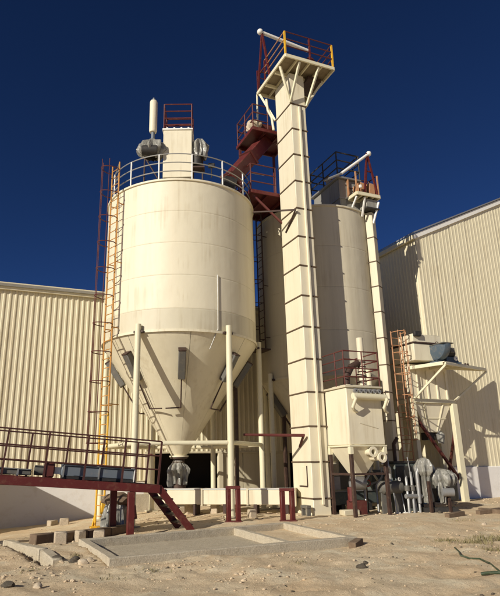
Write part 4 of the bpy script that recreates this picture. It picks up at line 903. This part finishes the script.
for bb, off, mt in ((FB, 0.0, 'railbrown'), (BB, -0.32, 'railbrown')):
    q = [0.26+off+0.923*k for k in range(-6, 5)]
    if bb == BB: q = q+[3.95]
    pts = [W(x, bb, dkz(x)) for x in q]
    for p in pts: part('post', MB().beam(p-un*0.15, p+un*1.05, 0.045, 0.045), mt, wk)
    for h in (1.05, 0.69, 0.36): part('rail', MB().tube([pts[0]+un*h, pts[-1]+un*h], 0.018, 8), mt, wk)
part('rail', MB().tube([W(3.95, BB, dkz(3.95))+un*0.75, W(3.95, BB-0.35, dkz(3.95))+un*0.75], 0.018, 8), 'maroon_dark', wk)
sr = bpy.data.objects.new('stair', None); col.objects.link(sr); sr.parent = wk; sr.location = W(4.4, 14.7, 0.5)-wk.location
def stz(t): return 1.02*(1-t)-0.06*t
for bb in (FB+0.02, BB-0.04):
    part('stringer', MB().beam(W(3.98, bb, 1.0), W(4.88, bb, -0.08), 0.05, 0.17), 'maroon', sr)
for k in range(5):
    t = (k+0.6)/5.2; part('tread', MB().box(W(3.98+0.9*t, (FB+BB)/2, 1.0-1.08*t+0.05), (0.24, BB-FB-0.11, 0.035), GRID, 0.006), 'brown', sr)
# screw conveyors lying on the deck
def deck_axes(): d = (E1+EZ*KS).normalized(); return (d, E2, un)
dax = deck_axes()
sc = thing('screw_conveyor', W(2.4, 14.75, dkz(2.4)), 'blue grey screw conveyor lying on the walkway near its stair', 'conveyor')
p0, p1_ = W(1.62, 14.7, dkz(1.62)), W(3.42, 14.7, dkz(3.42))
part('trough', MB().beam(p0+un*0.19, p1_+un*0.19, 0.34, 0.24, up=un, bev=0.02), 'bluegrey', sc)
part('cover', MB().beam(p0+un*0.325, p1_+un*0.325, 0.42, 0.025, up=un), 'bluegrey', sc)
part('foot_rail', MB().beam(p0+un*0.04-E2*0.15, p1_+un*0.04-E2*0.15, 0.05, 0.07, up=un), 'dark', sc)
part('end_plate', MB().beam(p1_+un*0.19, p1_+dax[0]*0.02+un*0.19, 0.40, 0.34, up=un), 'white', sc)
for t in (0.02, 0.5):
    q = p0.lerp(p1_, t); part('flange', MB().beam(q+un*0.19, q+dax[0]*0.03+un*0.19, 0.42, 0.31, up=un), 'steel', sc)
mg = thing('conveyor_drive', W(1.3, 14.7, dkz(1.3)), 'dark geared motor between the two conveyors on the walkway', 'motor')
part('gearbox', MB().box(W(1.35, 14.7, dkz(1.35))+un*0.18, (0.22, 0.34, 0.34), dax, 0.03), 'maroon_dark', mg)
part('motor', MB().lathe(W(1.13, 14.7, dkz(1.13))+un*0.16, [(0.02, -0.14), (0.12, -0.13), (0.12, 0.13), (0.02, 0.14)], 14, axes=(dax[1], dax[2], dax[0])), 'boxgrey', mg)
part('coupling', MB().beam(W(1.47, 14.7, dkz(1.47))+un*0.18, W(1.61, 14.7, dkz(1.61))+un*0.18, 0.16, 0.16, up=un), 'white', mg)
sc2 = thing('screw_conveyor', W(-1.0, 14.7, dkz(-1)), 'flat grey conveyor section lying on the walkway, cut by the left edge', 'conveyor')
q0, q1 = W(-3.0, 14.7, dkz(-3)), W(0.93, 14.7, dkz(0.93))
part('trough', MB().beam(q0+un*0.09, q1+un*0.09, 0.32, 0.13, up=un, bev=0.02), 'boxgrey', sc2)
part('cover', MB().beam(q0+un*0.165, q1+un*0.165, 0.40, 0.02, up=un), 'steel', sc2)
for x in (-2.2, -0.7, 0.6): part('flange', MB().beam(W(x, 14.7, dkz(x))+un*0.09, W(x+0.04, 14.7, dkz(x+0.04))+un*0.09, 0.40, 0.17, up=un), 'steel', sc2)

# wrapped pump and yellow stand beyond the walkway feet
wp = thing('wrapped_pump', V((-3.05, 17.0, -0.25)), 'pump under a brown and grey plastic wrap behind the walkway legs', 'pump')
pz = base_z(-3.05, 17.0)
part('shroud', bag(MB(), V((-3.05, 17.0, pz)), [(0.08, 0.86, 0.1), (0.25, 0.8, 0.2), (0.30, 0.6, 0.25), (0.30, 0.3, 0.4), (0.30, 0.02, 0.5)], 8, 21), 'plastic', wp)
part('top_cover', MB().blob(V((-3.08, 16.98, pz+0.82)), (0.40, 0.3, 0.16), 17, 0.4, 2.6, 3, True), 'wood', wp)
part('outlet', MB().tube([V((-2.75, 16.9, pz+0.7)), V((-2.55, 16.8, pz+0.62)), V((-2.5, 16.8, pz+0.3))], 0.07, 10), 'maroon_dark', wp)
yb = thing('yellow_box', V((-3.5, 17.35, -0.3)), 'yellow steel switch box beside the ladder foot', 'box')
part('case', MB().box(V((-3.42, 17.25, base_z(-3.4, 17.2)+0.62)), (0.34, 0.2, 0.36), GRID, 0.02), 'yellow', yb)
part('post', MB().beam(V((-3.42, 17.27, base_z(-3.4, 17.2)-0.05)), V((-3.42, 17.27, base_z(-3.4, 17.2)+0.44)), 0.07, 0.07), 'yellow', yb)

# red pipe-stand frames and the small bracket
for (x, y), lab in (((0.30, 16.4), 'red inverted U frame standing before the right front silo leg'), ((1.82, 16.45), 'red inverted U frame standing beside the elevator tower foot')):
    z0 = GZ(V((x, y, 0))); bo = thing('red_frame', V((x, y, z0)), lab, 'bollard', 'red U frames before the silos')
    h = 0.86 if x < 1 else 0.78
    for s_ in (-1, 1): part('post', MB().beam(V((x+0.135*s_, y, z0-0.1)), V((x+0.135*s_, y, z0+h)), 0.12, 0.12, bev=0.008), 'maroon', bo)
    part('cap_beam', MB().box(V((x, y, z0+h+0.042)), (0.42, 0.13, 0.08), XY, 0.008), 'maroon', bo)
    part('base_plate', MB().box(V((x, y, z0+0.01)), (0.46, 0.2, 0.03), XY), 'maroon_dark', bo)
kb = thing('steel_bracket', on_ground(9.2, 15.5), 'small dark steel footstool bracket at the elevator tower foot', 'bracket')
p = on_ground(9.12, 15.75)
part('top', MB().box(p+EZ*0.27, (0.16, 0.38, 0.09), GRID, 0.01), 'boxgrey', kb)
for s_ in (-1, 1): part('leg', MB().beam(p+E2*(0.15*s_)-EZ*0.02, p+E2*(0.15*s_)+EZ*0.22, 0.12, 0.07), 'boxgrey', kb)

# ------------------------------------------------------------------ foundation basin and kerb
fd = thing('foundation_basin', (FQ[0]+FQ[2])/2, 'low rectangular concrete foundation basin in the sandy foreground', 'foundation')
def wall_seg(p, q, z0, z1, th, nm, root, inset=0.0):
    p, q = V((p.x, p.y, 0)), V((q.x, q.y, 0)); d = (q-p).normalized()
    part(nm, rough_wall(p+d*inset, q-d*inset, z0, z1, th), 'concrete', root)
def rough_wall(p, q, z0, z1, th):
    """cast wall with an uneven top edge"""
    d = (q-p); L = d.length; d.normalize(); nrm = V((-d.y, d.x, 0)); n = max(2, int(L/0.12)); m_ = MB()
    for i in range(n+1):
        t = L*i/n; c = p+d*t
        for s_, z in ((0, z0), (0, z1-0.014), (0.014, z1), (th-0.014, z1), (th, z1-0.014), (th, z0)):
            jz = 0.007*noise.noise(c*3+V((s_*5, 0, z))) if z > z0 else 0
            m_.v.append(c+nrm*(s_+0.004*noise.noise(c*4+V((z, s_, 0))))+EZ*(z+jz))
    for i in range(n):
        for k in range(5): m_.f.append((i*6+k, (i+1)*6+k, (i+1)*6+k+1, i*6+k+1)[::-1])
    m_.f.append(tuple(range(6))); m_.f.append(tuple(n*6+k for k in range(5, -1, -1)))
    return m_
th_ = 0.17
fz = 0.125
wall_seg(FQ[0], FQ[1], -0.5, fz, th_, 'front_wall', fd)
wall_seg(FQ[1], FQ[2], -0.5, fz-0.002, th_, 'side_wall', fd, th_)
wall_seg(FQ[2], FQ[3], -0.5, fz, th_, 'rear_wall', fd)
wall_seg(FQ[3], FQ[0], -0.5, fz-0.002, th_, 'side_wall', fd, th_)
pa = FQ[0].lerp(FQ[1], 0.72); pb = FQ[3].lerp(FQ[2], 0.72); dd = (pb-pa).normalized()
wall_seg(pa, pb, -0.5, fz-0.02, 0.15, 'partition_wall', fd, th_+0.002)
pc = [FQ[0].lerp(FQ[1], 0.015), FQ[0].lerp(FQ[1], 0.71), FQ[3].lerp(FQ[2], 0.71), FQ[3].lerp(FQ[2], 0.015)]
part('floor_slab', MB().prism([V((p.x, p.y, -0.3)) for p in pc], EZ*0.255), 'concrete', fd)
kr = thing('concrete_kerb', KA, 'line of weathered concrete kerb stones beside the trench, at the left', 'kerb')
kd = (KB-KA).normalized(); t = 0.0; L_ = (KB-KA).length; i = 0
while t < L_-0.4:
    ln = 0.95+0.12*math.sin(i*2.3); p = KA+kd*t+V((0.03*math.sin(i*5.1), 0, 0)); q = p+kd*(ln-0.03)
    kn = V((kd.y, -kd.x, 0))*0.3; p.z = GZ(p+kn)-0.04+0.02*math.sin(i*1.7); q.z = GZ(q+kn)-0.04+0.02*math.sin(i*1.7+0.8)
    part('kerb_stone', MB().beam(p-EZ*0.1, q-EZ*0.1, 0.19, 0.40, bev=0.02), 'concrete', kr); t += ln; i += 1
lk = thing('shade_sill', W(2.0, 14.2, 0), 'low sill under the walkway, coloured dark in place of a shaded strip', 'sill')  # dark colour of this sill stands in for a shaded strip
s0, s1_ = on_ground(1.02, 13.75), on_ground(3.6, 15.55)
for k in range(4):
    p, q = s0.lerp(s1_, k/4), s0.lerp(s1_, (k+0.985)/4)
    part('shade_sill_block', MB().beam(V((p.x, p.y, base_z(p.x, p.y)+0.04)), V((q.x, q.y, base_z(q.x, q.y)+0.04)), 0.24, 0.34, bev=0.02), 'wood', lk)  # timber colour used here as painted shade

# ------------------------------------------------------------------ loose blocks, stones and litter
def px_ground(u, v):
    d = Fv+Rv*((u-CX)/F_PX)-Uv*((v-298)/F_PX); z = 0.0
    for _ in range(4):
        t = (z-EYE)/d.z; p = V((0, 0, EYE))+d*t; z = base_z(p.x, p.y)
    return p
blocks = [(60, 544, 0.26, 0.24, 0.28, 20, 'pale square concrete block at the left corner of the foundation basin'),
          (80, 540, 0.2, 0.22, 0.26, 40, 'concrete block on end touching the back corner of the foundation basin'),
          (99, 539, 0.26, 0.26, 0.24, 10, 'concrete block lying by the dark rear walkway leg'),
          (38, 522, 0.3, 0.25, 0.22, 35, 'leftmost concrete block at the foot of the white plinth'),
          (52, 525, 0.34, 0.24, 0.2, 60, 'middle concrete block at the foot of the white plinth'),
          (64, 525, 0.3, 0.2, 0.24, 15, 'rightmost concrete block at the foot of the white plinth'),
          (190, 514, 0.32, 0.24, 0.36, 30, 'brown tinted block standing below the trough conveyor'),
          (197, 514, 0.2, 0.24, 0.34, 5, 'pale block standing right of the brown one below the trough conveyor'),
          (215, 513, 0.26, 0.24, 0.3, 70, 'small block in shade left of the front red frame'),
          (252, 517, 0.22, 0.22, 0.26, 25, 'pale block between the two red frames'),
          (182, 512, 0.3, 0.22, 0.22, 25, 'flat block beside the end of the walkway stair')]
for u, v, sx, sy, sz, rz, lab in blocks:
    p = px_ground(u, v); p.z = GZ(p); c_, s_ = math.cos(math.radians(rz)), math.sin(math.radians(rz))
    solo('concrete_block', MB().box(p+EZ*(sz/2-0.03), (sx, sy, sz), (V((c_, s_, 0)), V((-s_, c_, 0)), EZ), 0.02), 'block', p, lab, 'block', 'loose concrete blocks')
stones = [(83, 566, 0.17, 'pale', 'pale broken stone left of the basin front corner'), (90, 562, 0.1, 'pale', 'small white stone chip left of the basin front corner'), (74, 564, 0.13, 'dark', 'dark clod just left of the pale broken stone'),
          (362, 566, 0.11, 'dark', 'black stone lying on bare sand right of the basin'), (366, 563, 0.07, 'dark', 'small black stone behind the bigger one right of the basin'),
          (8, 590, 0.12, 'dark', 'dark clod in the lower left corner'), (38, 588, 0.09, 'pale', 'pale pebble in the lower left foreground'), (484, 524, 0.09, 'pale', 'white stone on the sand before the right plinth'),
          (447, 511, 0.16, 'dark', 'dark rubble lump before the right hopper leg'), (440, 513, 0.12, 'dark', 'smaller dark rubble lump left of its neighbour before the hopper'), (58, 561, 0.13, 'dark', 'dark clod at the near end of the kerb stones')]
for i, (u, v, r_, c_, lab) in enumerate(stones):
    r_ *= 0.58 if i else 0.42
    p = px_ground(u, v); p.z = GZ(p)
    solo('stone', MB().blob(p+EZ*r_*0.35, (r_*1.25, r_, r_*0.75), i+30, 0.6, 1.6, 2), 'stone' if c_ == 'pale' else 'darkstone', p, lab, 'stone', 'loose stones')
for u0, v0, u1, v1, lab in ((447, 517, 463, 515, 'short dark timber lying before the right hopper'), (478, 514, 502, 512, 'front timber of the pile at the right edge'), (480, 511.5, 503, 514, 'rear timber of the pile at the right edge'), (352, 546, 360, 544, 'dark timber offcut at the right end of the basin')):
    p, q = px_ground(u0, v0), px_ground(u1, v1); p.z = GZ(p)+0.05; q.z = GZ(q)+0.06
    solo('timber', MB().beam(p, q, 0.16, 0.12, bev=0.01), 'wood', p, lab, 'timber', 'dark timber offcuts')
hpts = [px_ground(*q) for q in ((455, 550), (459, 554), (461, 559), (470, 560), (480, 561.5), (490, 565), (499, 570), (512, 574))]
for p in hpts: p.z = GZ(p)+0.02
solo('hose', MB().tube(hpts, 0.013, 8), 'hose', hpts[0], 'dark green hose curling over the sand at the right', 'hose')
h2 = [px_ground(*q) for q in ((481, 573), (487, 573.5), (494, 575), (505, 576))]
for p in h2: p.z = GZ(p)+0.03
solo('hose', MB().tube(h2, 0.022, 8), 'hose', h2[0], 'thick green pipe stub at the right edge, nearest the camera', 'hose')

# gravel and clods, denser near the basin
def loose(name, count, region, rmin, rmax, mat, sub=1, thr=-0.05):
    m_ = MB(); k = 0; tries = 0
    base = MB().blob(V((0,0,0)), (1,1,1), 1, 0.5, 1.5, sub)
    while k < count and tries < count*12:
        tries += 1; x, y = random.uniform(*region[0]), random.uniform(*region[1])
        if noise.noise(V((x*0.9, y*0.9, 3)))+0.5*noise.noise(V((x*3, y*3, 7))) < thr or in_quad(x, y, 0.1): continue
        r_ = rmin+(rmax-rmin)*random.random()**4; z = GZ(V((x, y, 0))); an_ = random.uniform(0, 6.28); c_, s_ = math.cos(an_)*r_, math.sin(an_)*r_; f_ = random.uniform(0.45, 0.8)
        m_.add([V((x+v.x*c_-v.y*s_, y+(v.x*s_+v.y*c_)*0.8, z+r_*0.2+v.z*r_*f_)) for v in base.v], base.f); k += 1
    o = bpy.data.objects.new(name, mesh_of(m_, name, mat, flat=True)); col.objects.link(o); o['kind'] = 'stuff'; return o
loose('gravel', 2200, ((-6, 9), (7, 14)), 0.006, 0.026, 'grit', 1)
loose('fine_gravel', 9000, ((-6, 9), (7, 13)), 0.003, 0.010, 'grit', 1, -0.3)
loose('rubble', 420, ((-4.5, 1.5), (8.4, 11.5)), 0.008, 0.045, 'grit', 1, 0.05)
loose('gravel', 900, ((-6, 12), (13, 23)), 0.012, 0.05, 'grit', 1)
loose('clods', 240, ((-5, 9), (7, 13)), 0.008, 0.03, 'darkstone', 1, 0.12)
# dry weeds
wm = MB()
def tuft(p, n, h, seed, spread):
    rnd = random.Random(seed)
    for _ in range(n):
        an_ = rnd.uniform(0, 6.28); d = V((math.cos(an_), math.sin(an_), 0)); s_ = V((-d.y, d.x, 0))*0.006
        b = p+V((rnd.gauss(0, spread), rnd.gauss(0, spread*0.7), 0)); b.z = GZ(b); hh = h*rnd.uniform(0.3, 1.0); l = hh*rnd.uniform(0.4, 1.3)
        m1, t1 = b+EZ*hh*0.6+d*l*0.35, b+EZ*hh+d*l
        wm.add([b-s_, b+s_, m1+s_*0.8, m1-s_*0.8, t1], [(0, 1, 2, 3), (3, 2, 4)])
for i, (u, v, n_, h_, sp) in enumerate([(446, 541, 130, 0.07, 0.16), (470, 543, 110, 0.13, 0.22), (479, 541, 60, 0.2, 0.12), (488, 538, 60, 0.1, 0.2), (499, 540, 90, 0.16, 0.15), (494, 552, 80, 0.08, 0.12),
        (150, 571, 30, 0.06, 0.1), (110, 578, 30, 0.06, 0.12), (75, 558, 36, 0.08, 0.08), (300, 566, 20, 0.05, 0.12), (462, 521, 30, 0.08, 0.2), (30, 575, 20, 0.05, 0.1)]):
    tuft(px_ground(u, v), n_, h_, i+5, sp)
wo = bpy.data.objects.new('dry_weeds', mesh_of(wm, 'dry_weeds', 'weed', flat=True)); col.objects.link(wo); wo['kind'] = 'stuff'
